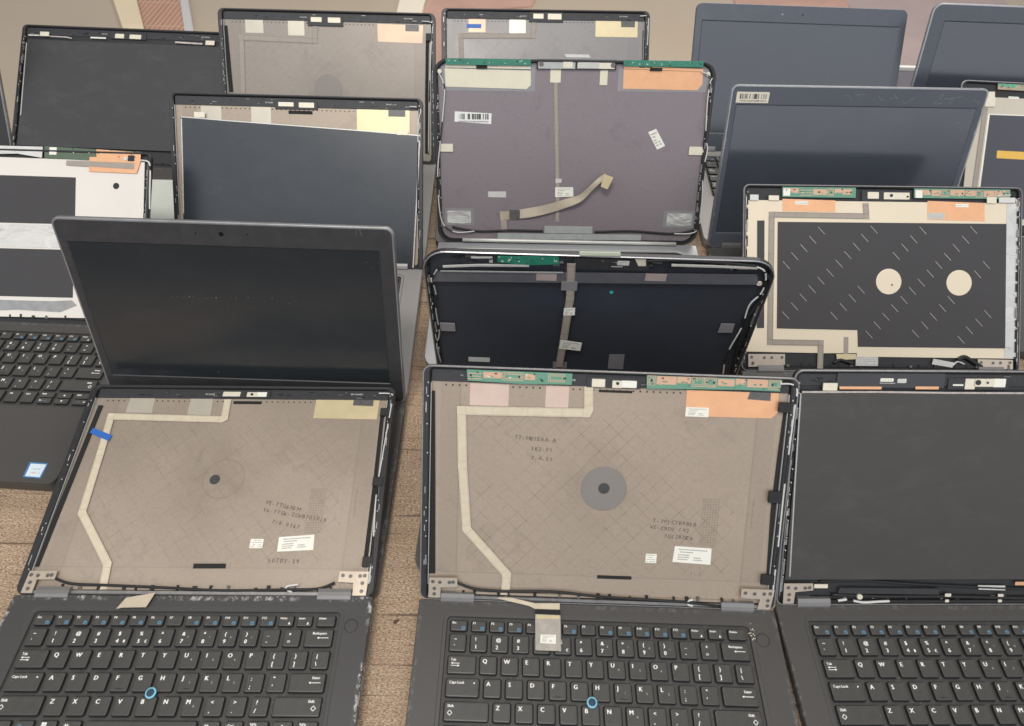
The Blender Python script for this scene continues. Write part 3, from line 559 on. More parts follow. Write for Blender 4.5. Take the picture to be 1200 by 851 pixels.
mat('flap_cream', (.72,.66,.50), .45, .1, var=.08)
mat('gold_foil', (.66,.55,.33), .38, .3, var=.1)
mat('copper', (.80,.43,.23), .38, .45, var=.14, scale=70, bmp=.2)
mat('copper_dull', (.45,.36,.33), .45, .2)
mat('ribbon_cream', (.60,.52,.38), .5, var=.16, scale=140)
mat('ribbon_cream2', (.52,.44,.33), .5, .1, var=.15, scale=60)
mat('ribbon_taupe', (.34,.29,.24), .55, var=.12, scale=60)
mat('white_cable', (.62,.61,.57), .5)
mat('blue_tape', (.02,.13,.47), .5, var=.08)
mat('badge', (.235,.21,.187), .5, .2, var=.06)
mat('badge_faint', (.385,.325,.265), .5, .15, var=.06)
mat('badge_purple', (.155,.135,.14), .45, .1)
mat('badge_dark', (.06,.06,.055), .5, .3, var=.5, scale=400)
mat('ink', (.105,.088,.075), .8)
mat('ink_faint', (.235,.19,.15), .8); mat('print_grey', (.30,.28,.25), .8)
mat('dark_inner', (.020,.020,.021), .55, var=.4, scale=120)
mat('ink_blue', (.05,.25,.55), .6)
mat('ink_orange', (.55,.25,.12), .6)
mat('ivory_plate', (.75,.64,.47), .38, .2, var=.05, scale=20)
mat('white_plate', (.76,.70,.62), .38, .2, var=.05, scale=20); mat('ribbon_line', (.36,.30,.21), .6)
mat('beige_plate', (.55,.50,.40), .5, .1, var=.06, scale=20)
mat('dark_sheet', (.050,.047,.048), .7, var=.15, scale=15, bmp=.2)
mat('dark_sheet_cool', (.07,.072,.085), .7, var=.1, scale=15)
mat('slit', (.42,.40,.36), .5)
mat('glue', (.30,.30,.29), .5, var=.4, scale=90)
mat('film', (.27,.26,.26), .3, .2, var=.12)
mat('film_dark', (.13,.13,.14), .35, .2, var=.2)
mat('teal', (.04,.36,.36), .5)
mat('scuff', (.13,.13,.125), .6); mat('scuff_cool', (.20,.21,.24), .6)
mat('crumb_red', (.10,.035,.02), .6)
mat('orange_label', (.75,.45,.08), .5)
mat('grey_dot', (.28,.30,.33), .4)
mat('clear_tab', (.50,.46,.40), .25, .3, var=.3, scale=120)
mat('sticker_blue', (.05,.20,.42), .4)
mat('sticker_white', (.66,.74,.78), .35, var=.1, scale=200)
mat('pale_sheet', (.58,.60,.54), .5, var=.08, scale=30)

def fold_mat(name, c):                                           # crinkled clear tape and foil
    m, nt, b = new_mat(name); v = objc(nt)
    f = noise(nt, mapping(nt, v, (1, 1.6, 1), rot=(0, 0, .6)), 26, 3, .5, 1.5)
    cc = mixrgb(nt, ramp(nt, f, .3, .7), tuple(x*.86 for x in c), c)
    nt.links.new(cc, b.inputs['Base Color']); b.inputs['Roughness'].default_value = .22; b.inputs['Metallic'].default_value = .3
    bump(nt, b, f, .9, .004)
fold_mat('clear_wrinkle', (.72,.69,.63)); fold_mat('foil_square', (.62,.61,.57))

mat('pcb', (.12,.28,.19), .35, var=.2, scale=80); mat('pcb_green', (.03,.20,.13), .35, var=.3, scale=120)
mat('pcb_olive', (.09,.13,.08), .35, var=.2, scale=80); mat('pcb_copper', (.42,.31,.21), .4, var=.2, scale=80)
mat('pad_copper', (.62,.38,.25), .4, .2, var=.1); mat('pad_green', (.10,.38,.25), .4); mat('pad_dull', (.30,.21,.13), .4)

def barcode_mat(name, paper_c):
    m, nt, b = new_mat(name); v = objc(nt)
    s = mapping(nt, v, (1, .001, 1))
    f = noise(nt, s, 900, 1)
    bars = math_n(nt, 'GREATER_THAN', f, .5)
    sep = nt.nodes.new('ShaderNodeSeparateXYZ'); g = nt.nodes.new('ShaderNodeTexCoord'); nt.links.new(g.outputs['Generated'], sep.inputs[0])
    inx = math_n(nt, 'MULTIPLY', math_n(nt, 'GREATER_THAN', sep.outputs[0], .1), math_n(nt, 'LESS_THAN', sep.outputs[0], .92))
    iny = math_n(nt, 'MULTIPLY', math_n(nt, 'GREATER_THAN', sep.outputs[1], .36), math_n(nt, 'LESS_THAN', sep.outputs[1], .82))
    tiny = math_n(nt, 'MULTIPLY', math_n(nt, 'GREATER_THAN', sep.outputs[1], .12), math_n(nt, 'LESS_THAN', sep.outputs[1], .26))
    tx = math_n(nt, 'MULTIPLY', tiny, math_n(nt, 'GREATER_THAN', noise(nt, v, 1300, 1), .5))
    k = math_n(nt, 'MULTIPLY', inx, math_n(nt, 'MAXIMUM', math_n(nt, 'MULTIPLY', iny, bars), tx))
    nt.links.new(mixrgb(nt, k, paper_c, (.08,.08,.08)), b.inputs['Base Color']); b.inputs['Roughness'].default_value = .6
barcode_mat('barcode', (.78,.77,.72)); barcode_mat('barcode_old', (.66,.60,.48))

def floor_mat(name, base, line, seed, amt=1.0, stain=.25):       # inner face of a lid: moulded lattice, stains, rubbed edges
    m, nt, b = new_mat(name); v = objc(nt)
    warp = nt.nodes.new('ShaderNodeVectorMath'); warp.operation = 'ADD'
    nz = nt.nodes.new('ShaderNodeTexNoise'); nt.links.new(v, nz.inputs['Vector']); nz.inputs['Scale'].default_value = 25
    sc = nt.nodes.new('ShaderNodeVectorMath'); sc.operation = 'SCALE'; nt.links.new(nz.outputs['Color'], sc.inputs[0]); sc.inputs['Scale'].default_value = .0022
    nt.links.new(v, warp.inputs[0]); nt.links.new(sc.outputs[0], warp.inputs[1])
    rv = mapping(nt, warp.outputs[0], rot=(0, 0, math.radians(43 + seed)))
    br = nt.nodes.new('ShaderNodeTexBrick'); nt.links.new(rv, br.inputs['Vector'])
    br.offset = 0; br.inputs['Scale'].default_value = 1.0; br.inputs['Brick Width'].default_value = .0118; br.inputs['Row Height'].default_value = .0118
    br.inputs['Mortar Size'].default_value = .00036; br.inputs['Mortar Smooth'].default_value = .6
    brk = math_n(nt, 'MULTIPLY', ramp(nt, noise(nt, v, 62 + seed, 4, .7), .36, .58), ramp(nt, noise(nt, v, 11 + seed, 3), .34, .52))
    xy = nt.nodes.new('ShaderNodeSeparateXYZ'); nt.links.new(v, xy.inputs[0])
    inside = math_n(nt, 'MULTIPLY', ramp(nt, math_n(nt, 'ABSOLUTE', xy.outputs[0]), .128, .122),
        math_n(nt, 'MULTIPLY', ramp(nt, xy.outputs[1], .030, .036), ramp(nt, xy.outputs[1], .190, .184)))
    lines = math_n(nt, 'MULTIPLY', math_n(nt, 'MULTIPLY', br.outputs['Fac'], brk), inside)
    lines = math_n(nt, 'MULTIPLY', lines, .60*amt)
    big = noise(nt, v, 9, 5, .55); fine = noise(nt, v, 260, 4, .7)
    cc = mixrgb(nt, ramp(nt, big, .3, .7), tuple(x*(1-stain*.5) for x in base), tuple(x*(1+stain*.35) for x in base))
    cc = mixrgb(nt, .45, cc, mixrgb(nt, fine, tuple(x*.7 for x in base), tuple(x*1.3 for x in base)))
    edge = ramp(nt, math_n(nt, 'ABSOLUTE', math_n(nt, 'SUBTRACT', math_n(nt, 'ABSOLUTE', xy.outputs[0]), .134)), .0012, .0)
    low = ramp(nt, math_n(nt, 'ABSOLUTE', math_n(nt, 'SUBTRACT', xy.outputs[1], .027)), .0009, .0)
    cc = mixrgb(nt, math_n(nt, 'MULTIPLY', math_n(nt, 'MAXIMUM', edge, low), .3*amt), cc, line)
    grime = math_n(nt, 'MULTIPLY', ramp(nt, noise(nt, v, 30 + seed*2, 6, .75, .6), .58, .70), ramp(nt, xy.outputs[1], .034, .012))
    cc = mixrgb(nt, math_n(nt, 'MULTIPLY', grime, .6), cc, tuple(x*.3 for x in base))
    spot = ramp(nt, noise(nt, v, 17+seed, 6, .75, 1.0), .56, .70)
    cc = mixrgb(nt, math_n(nt, 'MULTIPLY', spot, .42), cc, tuple(x*.62 for x in base))
    cen = nt.nodes.new('ShaderNodeVectorMath'); cen.operation = 'DISTANCE'; nt.links.new(warp.outputs[0], cen.inputs[0]); cen.inputs[1].default_value = (0, .118, 0)
    rub = math_n(nt, 'MULTIPLY', ramp(nt, cen.outputs['Value'], .062, .012), ramp(nt, noise(nt, v, 26, 4, .6, .5), .3, .65))
    cc = mixrgb(nt, math_n(nt, 'MULTIPLY', rub, .38*min(1, amt*2)), cc, tuple(x*y for x, y in zip(base, (.50, .47, .44))))
    cc = mixrgb(nt, math_n(nt, 'MULTIPLY', ramp(nt, noise(nt, v, 480, 2, .8), .63, .70), .45), cc, tuple(x*.35 for x in base))
    side = math_n(nt, 'MULTIPLY', ramp(nt, math_n(nt, 'ABSOLUTE', xy.outputs[0]), .1338, .1344), ramp(nt, math_n(nt, 'ABSOLUTE', xy.outputs[0]), .1520, .1512))
    cc = mixrgb(nt, math_n(nt, 'MULTIPLY', side, .16*amt), cc, tuple(x*.5 for x in base))
    shelf = ramp(nt, xy.outputs[1], .0275, .0265)
    cc = mixrgb(nt, math_n(nt, 'MULTIPLY', shelf, .16*amt), cc, (.42,.36,.28))
    cc = mixrgb(nt, lines, cc, line)
    nt.links.new(cc, b.inputs['Base Color']); nt.links.new(math_n(nt, 'ADD', math_n(nt, 'MULTIPLY', big, .35), .28), b.inputs['Roughness'])
    b.inputs['Metallic'].default_value = .22
    bump(nt, b, math_n(nt, 'SUBTRACT', fine, math_n(nt, 'MULTIPLY', lines, 2.)), .12, .0003)
floor_mat('taupe_floor', (.375,.300,.228), (.13,.105,.085), 0)
floor_mat('taupe_floor_smooth', (.36,.293,.228), (.13,.105,.085), 5, .75, .35)
floor_mat('taupe_floor_pale', (.29,.25,.21), (.13,.115,.105), 2, .8)
floor_mat('grey_floor', (.25,.235,.225), (.08,.08,.08), 3, .6)
floor_mat('purple_floor', (.235,.198,.205), (.235,.198,.205), 4, 0., .08)
floor_mat('navy_floor', (.045,.050,.062), (.02,.025,.03), 6, 0., .3)

def lcd_mat(name, c, rough, spec=.5, smudge=.09):
    m, nt, b = new_mat(name); v = objc(nt)
    sm = noise(nt, v, 14, 5, .6, .4)
    speck = math_n(nt, 'MULTIPLY', math_n(nt, 'GREATER_THAN', noise(nt, v, 620, 1, .5), .775), math_n(nt, 'GREATER_THAN', noise(nt, v, 24, 2), .60))
    sm2 = ramp(nt, noise(nt, mapping(nt, v, (1, 2, 1)), 16, 6, .75, .5), .5, .8)
    cc = mixrgb(nt, math_n(nt, 'MULTIPLY', sm2, smudge), c, (.35,.33,.31))
    cc = mixrgb(nt, math_n(nt, 'MULTIPLY', speck, .45), cc, (.5,.48,.45))
    nt.links.new(cc, b.inputs['Base Color']); b.inputs['Specular IOR Level'].default_value = spec
    r = nt.nodes.new('ShaderNodeMapRange'); nt.links.new(sm, r.inputs[0]); r.inputs[3].default_value = rough-.06; r.inputs[4].default_value = rough+.1
    nt.links.new(r.outputs[0], b.inputs['Roughness'])
lcd_mat('lcd', (.050,.045,.039), .40, smudge=.07)
lcd_mat('lcd_warm', (.042,.041,.041), .40)
lcd_mat('lcd_cool', (.022,.027,.033), .26, spec=.65, smudge=.05)
lcd_mat('lcd_dark', (.021,.024,.026), .15, spec=.7, smudge=.025)
lcd_mat('lcd_haze', (.050,.057,.068), .13, spec=.95, smudge=.03)

def deck_mat(name, c, wear, back=True):
    m, nt, b = new_mat(name); v = objc(nt)
    xy = nt.nodes.new('ShaderNodeSeparateXYZ'); nt.links.new(v, xy.inputs[0])
    cc = mixrgb(nt, noise(nt, v, 12, 5), tuple(x*.82 for x in c), tuple(x*1.2 for x in c))
    cc = mixrgb(nt, .3, cc, mixrgb(nt, noise(nt, v, 500, 3), tuple(x*.6 for x in c), tuple(x*1.5 for x in c)))
    ex = math_n(nt, 'ABSOLUTE', xy.outputs[0])
    e = ramp(nt, ex, .1630, .1650)
    if back: e = math_n(nt, 'MAXIMUM', e, math_n(nt, 'MULTIPLY', ramp(nt, xy.outputs[1], -.0052, -.0030), .75))
    sc = ramp(nt, noise(nt, mapping(nt, v, (1, .6, 1)), 220, 5, .8), .50, .57)
    gate = ramp(nt, noise(nt, v, 22, 3), .43, .55)
    w = math_n(nt, 'MULTIPLY', math_n(nt, 'MULTIPLY', e, sc), math_n(nt, 'MULTIPLY', gate, wear))
    cc = mixrgb(nt, w, cc, (.55,.53,.50))
    dust = math_n(nt, 'MULTIPLY', ramp(nt, noise(nt, v, 950, 2, .7), .67, .73), ramp(nt, noise(nt, v, 35, 3), .52, .68))
    cc = mixrgb(nt, math_n(nt, 'MULTIPLY', dust, .45), cc, (.5,.47,.42))
    nt.links.new(cc, b.inputs['Base Color']); b.inputs['Roughness'].default_value = .5
    bump(nt, b, noise(nt, v, 1400, 3), .15, .0003)
deck_mat('deck', (.060,.056,.051), .15); deck_mat('deck_worn', (.052,.050,.048), 1.0)
deck_mat('bezel_worn', (.075,.082,.098), .5, False)

def wood_mat():
    m, nt, b = new_mat('wood'); v = objc(nt)
    g = noise(nt, mapping(nt, v, (7, 120, 6)), 3.2, 10, .75, .6)
    g2 = noise(nt, mapping(nt, v, (1.6, 20, 2)), 3.0, 6, .6, 1.2)
    g3 = noise(nt, mapping(nt, v, (130, 330, 60)), 3.0, 3, .75)
    cc = mixrgb(nt, ramp(nt, g2, .34, .66), (.40,.275,.175), (.50,.36,.24))
    cc = mixrgb(nt, math_n(nt, 'MULTIPLY', ramp(nt, g, .50, .62), .75), cc, (.30,.19,.11))
    cc = mixrgb(nt, math_n(nt, 'MULTIPLY', ramp(nt, g3, .50, .57), .85), cc, (.15,.090,.050))
    cc = mixrgb(nt, math_n(nt, 'MULTIPLY', ramp(nt, g3, .46, .38), .4), cc, (.85,.70,.52))
    crack = ramp(nt, noise(nt, mapping(nt, v, (2.5, 60, 3), loc=(.3, .7, 0)), 2.1, 3, .5, .5), .62, .655)
    cc = mixrgb(nt, math_n(nt, 'MULTIPLY', crack, .8), cc, (.10,.06,.035))
    nt.links.new(cc, b.inputs['Base Color']); b.inputs['Roughness'].default_value = .5
    bump(nt, b, math_n(nt, 'ADD', g, g3), .6, .0010)
wood_mat()
mat('floor_beige', (.46,.375,.275), .6, var=.12, scale=1.2)
mat('pale_wood', (.78,.64,.42), .5, var=.2, scale=3)
mat('pale_grey_board', (.58,.55,.52), .5, var=.08, scale=2)
mat('bright_board', (.85,.76,.60), .5, var=.06, scale=2)
mat('rosy_cloth', (.50,.30,.23), .8, var=.3, scale=4)
mat('gloss_rosy', (.46,.35,.32), .35, var=.25, scale=3)
mat('dark_top', (.07,.062,.08), .4)
mat('white_edge', (.85,.82,.76), .5)
def tile_mat():
    m, nt, b = new_mat('terracotta_tile'); v = objc(nt)
    br = nt.nodes.new('ShaderNodeTexBrick'); nt.links.new(v, br.inputs['Vector']); br.offset = 0
    br.inputs['Scale'].default_value = 1; br.inputs['Brick Width'].default_value = .022; br.inputs['Row Height'].default_value = .24
    br.inputs['Mortar Size'].default_value = .0035; br.inputs['Mortar Smooth'].default_value = .3
    br.inputs['Color1'].default_value = (.45,.235,.15,1); br.inputs['Color2'].default_value = (.40,.20,.13,1); br.inputs['Mortar'].default_value = (.58,.40,.29,1)
    nt.links.new(br.outputs['Color'], b.inputs['Base Color']); b.inputs['Roughness'].default_value = .6
tile_mat()

# ------------------------------------------------------------------ mesh helpers
def rrect(x0, y0, x1, y1, r, n=5):
    r = max(.01, min(r, (x1-x0)/2-.01, (y1-y0)/2-.01)); p = []
    for cx, cy, a in ((x1-r, y1-r, 0), (x0+r, y1-r, 90), (x0+r, y0+r, 180), (x1-r, y0+r, 270)):
        for i in range(n+1):
            t = math.radians(a + 90*i/n); p.append((cx+r*math.cos(t), cy+r*math.sin(t)))
    return p
def base_loop(x0, y0, x1, y1, r):                                # rounded front corners, nearly square at the hinge
    p = []
    for cx, cy, a, q in ((x1-2, y1-2, 0, 2), (x0+2, y1-2, 90, 2), (x0+r, y0+r, 180, r), (x1-r, y0+r, 270, r)):
        for i in range(7):
            t = math.radians(a+15*i); p.append((cx+q*math.cos(t), cy+q*math.sin(t)))
    return p
class MB:
    def __init__(s): s.v = []; s.f = []; s.m = []; s.mats = []
    def mi(s, m):
        if m not in s.mats: s.mats.append(m)
        return s.mats.index(m)
    def loops(s, loops, m, cap0=True, cap1=True):                 # list of closed loops of 3D points, same length
        k = s.mi(m) if isinstance(m, str) else None
        n = len(loops[0]); b = len(s.v)
        for l in loops: s.v += [tuple(p) for p in l]
        for j in range(len(loops)-1):
            mm = s.mi(m[j]) if k is None else k
            for i in range(n):
                i2 = (i+1) % n
                s.f.append((b+j*n+i, b+j*n+i2, b+(j+1)*n+i2, b+(j+1)*n+i)); s.m.append(mm)
        if cap0: s.f.append(tuple(b+i for i in range(n))[::-1]); s.m.append(k if k is not None else s.mi(m[0]))
        if cap1: s.f.append(tuple(b+(len(loops)-1)*n+i for i in range(n))); s.m.append(k if k is not None else s.mi(m[-1]))
    def prism(s, pts, z0, z1, m, ch=0.):
        a = sum(pts[i-1][0]*pts[i][1]-pts[i][0]*pts[i-1][1] for i in range(len(pts)))
        if a < 0: pts = pts[::-1]
        s.loops([[(x, y, z0) for x, y in pts], [(x, y, z1) for x, y in pts]], m)
    def box(s, x0, y0, z0, x1, y1, z1, m): s.prism([(x0, y0), (x1, y0), (x1, y1), (x0, y1)], z0, z1, m)
    def rbox(s, x0, y0, z0, x1, y1, z1, r, m, ch=.3, n=4):
        A = rrect(x0, y0, x1, y1, r, n); B = rrect(x0+ch, y0+ch, x1-ch, y1-ch, max(.05, r-ch), n)
        s.loops([[(x, y, z0) for x, y in A], [(x, y, z1-ch) for x, y in A], [(x, y, z1) for x, y in B]], m)
    def tube(s, pts, r, m, n=8, seg=False):
        pts = [Vector(p) for p in pts]; L = []
        for i, p in enumerate(pts):
            d = (pts[min(i+1, len(pts)-1)]-pts[max(i-1, 0)]).normalized()
            u = d.cross(Vector((0, 0, 1)))
            if u.length < .01: u = d.cross(Vector((0, 1, 0)))
            u.normalize(); w = d.cross(u)
            L.append([tuple(p+(u*math.cos(2*math.pi*k/n)+w*math.sin(2*math.pi*k/n))*r) for k in range(n)])
        if seg:                                                   # pale cable with black sleeves and clips along it
            q = random.Random(len(L)); ms = []
            while len(ms) < len(L): ms += [m]*q.randint(3, 8)+['black_rough']*q.randint(1, 4)
            m = ms[:len(L)-1]
        s.loops(L, m)
    def strip(s, pts, w, z, th, m):
        P = [Vector(p) for p in pts]; Lf = []; Rt = []
        for i, p in enumerate(P):
            d0 = (P[i]-P[i-1]).normalized() if i else (P[1]-P[0]).normalized()
            d1 = (P[i+1]-P[i]).normalized() if i < len(P)-1 else d0
            n0 = Vector((-d0.y, d0.x)); n1 = Vector((-d1.y, d1.x)); n = (n0+n1)
            n = n.normalized() if n.length > .1 else n0
            k = min(1.6, 1/max(.5, n.dot(n0)))
            Lf.append(p+n*w/2*k); Rt.append(p-n*w/2*k)
        for i in range(len(P)-1):
            zz = z+i*.02
            s.prism([tuple(Rt[i]), tuple(Rt[i+1]), tuple(Lf[i+1]), tuple(Lf[i])], zz, zz+th, m)
    def mesh(s, name, smooth=False):
        me = bpy.data.meshes.new(name)
        me.from_pydata([tuple(c*MM for c in v) for v in s.v], [], s.f)
        for m in s.mats: me.materials.append(MATS[m])
        me.polygons.foreach_set('material_index', s.m)
        if smooth:
            for p in me.polygons: p.use_smooth = True
        me.update(); return me
    def build(s, name, parent=None, mtx=None, smooth=False):
        o = bpy.data.objects.new(name, s.mesh(name, smooth)); col.objects.link(o)
        if parent is not None: o.parent = parent
        if mtx is not None: o.matrix_basis = mtx
        return o
def empty(name, label, cat, loc, yaw=0, group=None):
    o = bpy.data.objects.new(name, None); col.objects.link(o); o.empty_display_size = .05
    o.location = loc; o.rotation_euler = (0, 0, yaw); o['label'] = label; o['category'] = cat
    if group: o['group'] = group
    return o
_tc = {}
def text_polys(s, size):
    k = (s, size)
    if k in _tc: return _tc[k]
    cu = bpy.data.curves.new('t', 'FONT'); cu.body = s; cu.size = size; cu.resolution_u = 2
    ob = bpy.data.objects.new('t', cu); col.objects.link(ob)
    dg = bpy.context.evaluated_depsgraph_get(); me = ob.evaluated_get(dg).to_mesh()
    r = ([tuple(v.co) for v in me.vertices], [tuple(p.vertices) for p in me.polygons])
    ob.evaluated_get(dg).to_mesh_clear(); bpy.data.objects.remove(ob); bpy.data.curves.remove(cu)
    _tc[k] = r; return r
def add_text(mb, s, size, x, y, z, m, rot=0., bold=0.):
    vs, fs = text_polys(s, size); c, sn = math.cos(rot), math.sin(rot)
    for dx in ((0, bold) if bold else (0,)):
        b = len(mb.v); k = mb.mi(m)
        for a in vs: mb.v.append((x+dx+a[0]*c-a[1]*sn, y+a[0]*sn+a[1]*c, z+dx*.02))
        for f in fs: mb.f.append(tuple(b+i for i in f)); mb.m.append(k)

# ------------------------------------------------------------------ keyboard
U = 19.05
def key_rows():
    R = []                                                       # (x0, x1, row, part, top text, bottom text, kind)
    R.append((0, .8, 0, 0, 'Esc', 'B', 'f'))
    for i in range(12): R.append((1+.883*i, 1.71+.883*i, 0, 0, 'F%d' % (i+1), '' if i == 6 else 'B', 'f'))
    R += [(11.6, 12.31, 0, 0, 'PrtScr', 'w', 'f'), (12.48, 13.2, 0, 0, 'Insert', 'w', 'f'), (13.44, 14.3, 0, 0, 'Delete', '', 'f')]
    for i, (a, b) in enumerate(zip('~!@#$%^&*()_+', "`1234567890-=")): R.append((i, i+.79, 1, 0, a, b, 'n'))
    R.append((13, 14.3, 1, 0, 'Backspace', '<', 'w'))
    R.append((0, 1.32, 2, 0, 'Tab', '<>', 'w'))
    for i, a in enumerate('QWERTYUIOP'): R.append((1.5+i, 2.29+i, 2, 0, a, '', 'l'))
    R += [(11.5, 12.29, 2, 0, '{', '[', 'n'), (12.5, 13.29, 2, 0, '}', ']', 'n'), (13.5, 14.3, 2, 0, '|', '\\', 'n')]
    R.append((0, 1.52, 3, 0, 'Caps Lock', '', 'w'))
    for i, a in enumerate('ASDFGHJKL'): R.append((1.73+i, 2.52+i, 3, 0, a, '', 'l'))
    R += [(10.73, 11.52, 3, 0, ':', ';', 'n'), (11.73, 12.52, 3, 0, '"', "'", 'n'), (12.7, 14.3, 3, 0, 'Enter', '<', 'wr')]
    R.append((0, 2.0, 4, 0, 'Shift', '^', 'w'))
    for i, a in enumerate('ZXCVBNM'): R.append((2.2+i, 2.99+i, 4, 0, a, '', 'l'))
    R += [(9.2, 9.99, 4, 0, '<', ',', 'n'), (10.2, 10.99, 4, 0, '>', '.', 'n'), (11.2, 11.99, 4, 0, '?', '/', 'n'), (12.2, 14.3, 4, 0, 'Shift', '^', 'wr')]
    R += [(0, 1.0, 5, 0, 'Ctrl', '', 'w'), (1.2, 2.0, 5, 0, 'Fn', '', 'wb'), (2.2, 3.0, 5, 0, '#', '', 'win'), (3.2, 4.05, 5, 0, 'Alt', '', 'w'),
          (4.25, 9.05, 5, 0, '', '', 'w'), (9.25, 10.05, 5, 0, 'Alt', '', 'w'), (10.25, 11.05, 5, 0, 'Ctrl', '', 'w'),
          (11.3, 12.15, 5, 1, 'PgUp', '', 'f'), (12.35, 13.2, 5, 1, '^', '', 'a'), (13.45, 14.3, 5, 1, 'PgDn', '', 'f'),
          (11.3, 12.15, 5, 2, '<', '', 'a'), (12.35, 13.2, 5, 2, 'v', '', 'a'), (13.45, 14.3, 5, 2, '>', '', 'a')]
    return R
KROWS = key_rows()
def row_span(r, part):
    if r == 0: bot = KEYS['off']; return bot-9.6, bot
    bot = KEYS['off']+KEYS['num']+(r-1)*KEYS['row']; top = bot-.815*KEYS['row']
    if part == 1: return top, top+7.4
    if part == 2: return bot-7.4, bot
    return top, bot
_kc = {}
def arrow(mb, x, y, L, m, z=.42):
    d = 1 if L > 0 else -1; a = abs(L)
    mb.prism([(x, y-.25), (x+d*a, y-.25), (x+d*a, y+.25), (x, y+.25)], z, z+.03, m)
    mb.prism([(x+d*a, y-1.0), (x+d*(a+1.6), y), (x+d*a, y+1.0)], z, z+.03, m)
def key_mesh(k):
    x0, x1, r, part, a, b, kind = k
    if k in _kc: return _kc[k]
    w = (x1-x0)*U; t, bt = row_span(r, part); h = bt-t
    mb = MB(); n = 3
    L = [[(x, y, z) for x, y in rrect(i, -h+i, w-i, -i, rr, n)] for i, rr, z in ((-.75, 2.0, -2.38), (-.6, 2.0, -2.2), (-.1, 1.7, -1.9), (.0, 1.6, -.5), (.4, 1.4, .22), (1.3, 1.0, .36))]
    mb.loops(L, ('key_side_shade', 'key_side_shade', 'key_side_shade', 'key_side_shade', 'key'), cap0=False)  # black flanks and outward skirt draw the shadow outline of each key
    z = .42
    if kind == 'l':
        add_text(mb, a, 5.0, 2.2, -5.9, z, 'legend', bold=.32)
        if a in 'UIOJKLM': add_text(mb, {'U':'4','I':'5','O':'6','J':'1','K':'2','L':'3','M':'0'}[a], 2.6, 8.6, -8.6, z, 'paper_dim')
        if a in 'FJ': mb.box(5, -h+2.2, .36, 10, -h+2.9, .55, 'black_rough')
    elif kind == 'n':
        add_text(mb, a, 4.5, 4.0, -6.0, z, 'legend', bold=.28); add_text(mb, b, 4.8, 3.8, -h+2.8, z, 'legend', bold=.28)
        if b in '4': mb.box(10.6, -h+3, z-.02, 12.0, -h+5.4, z+.02, 'legend'); 
        if b == '5': add_text(mb, '\u20ac', 3.6, 10.2, -h+2.8, z, 'legend', bold=.2)
        if b in '7890': add_text(mb, {'7':'7','8':'*','9':'9','0':'/'}[b], 2.6, 9.4, -h+7, z, 'paper_dim')
    elif kind == 'f':
        add_text(mb, a, 2.9 if len(a) < 4 else 2.5, 1.3, -3.2, z, 'legend', bold=.16)
        if b == 'B':
            mb.rbox(w-5.0, -h+1.3, z-.03, w-1.8, -h+4.2, z+.02, .6, 'legend_blue', .05, 2)
            mb.box(w-4.2, -h+2.0, z, w-2.7, -h+3.0, z+.06, 'key')
        if b == 'w': mb.box(w-4.5, -h+1.8, z-.02, w-2.6, -h+2.5, z+.02, 'legend'); mb.box(w-3.9, -h+2.5, z-.02, w-3.2, -h+3.8, z+.02, 'legend')
    elif kind == 'a':
        cx, cy = w/2, -h/2
        if a == '^': mb.prism([(cx-1.3, cy-.9), (cx+1.3, cy-.9), (cx, cy+1.2)], z-.02, z+.02, 'legend')
        elif a == 'v': mb.prism([(cx-1.3, cy+.9), (cx, cy-1.2), (cx+1.3, cy+.9)], z-.02, z+.02, 'legend')
        else:
            add_text(mb, 'Home' if a == '<' else 'End', 2.2, cx-2.2, cy-.8, z, 'legend_blue'); arrow(mb, cx-3.0 if a == '<' else cx+3.6, cy, -1.6 if a == '<' else 1.6, 'legend')
    elif kind == 'win':
        for i in range(2):
            for j in range(2): mb.box(3+i*2.1, -5.4+j*2.1, z-.02, 4.8+i*2.1, -3.6+j*2.1, z+.02, 'legend')
    else:
        right = kind == 'wr'; tw = len(a)*1.75
        tx = w-tw-2.6 if (right or a == 'Backspace') else 2.6
        if a: add_text(mb, a, 3.1, tx, -4.6, z, 'legend_blue' if kind == 'wb' else 'legend', bold=.16)
        if b == '<': arrow(mb, w-3.5, -7.6, -8.5, 'legend')
        if b == '<>': arrow(mb, 10.5, -6.6, -6.0, 'legend'); arrow(mb, 3.0, -8.6, 6.0, 'legend')
        if b == '^':
            cx = w-6 if right else 5
            for (p, q) in (((cx-2, -9), (cx, -7)), ((cx, -7), (cx+2, -9)), ((cx-2, -9), (cx, -11)), ((cx, -11), (cx+2, -9))):
                mb.strip([p, q], .5, z-.02, .05, 'legend')
        if a == 'Caps Lock': mb.box(w-5, -4.4, z-.02, w-3.9, -3.3, z+.03, 'legend')
    _kc[k] = mb.mesh('key'); return _kc[k]
KW = KEYS['width']
KB = row_span(5, 0)[1]
WELL = (-KW/2-3.2, -KB-3.4, KW/2+3.2, -(KEYS['off']-9.6)-(-3.2)*1.0)
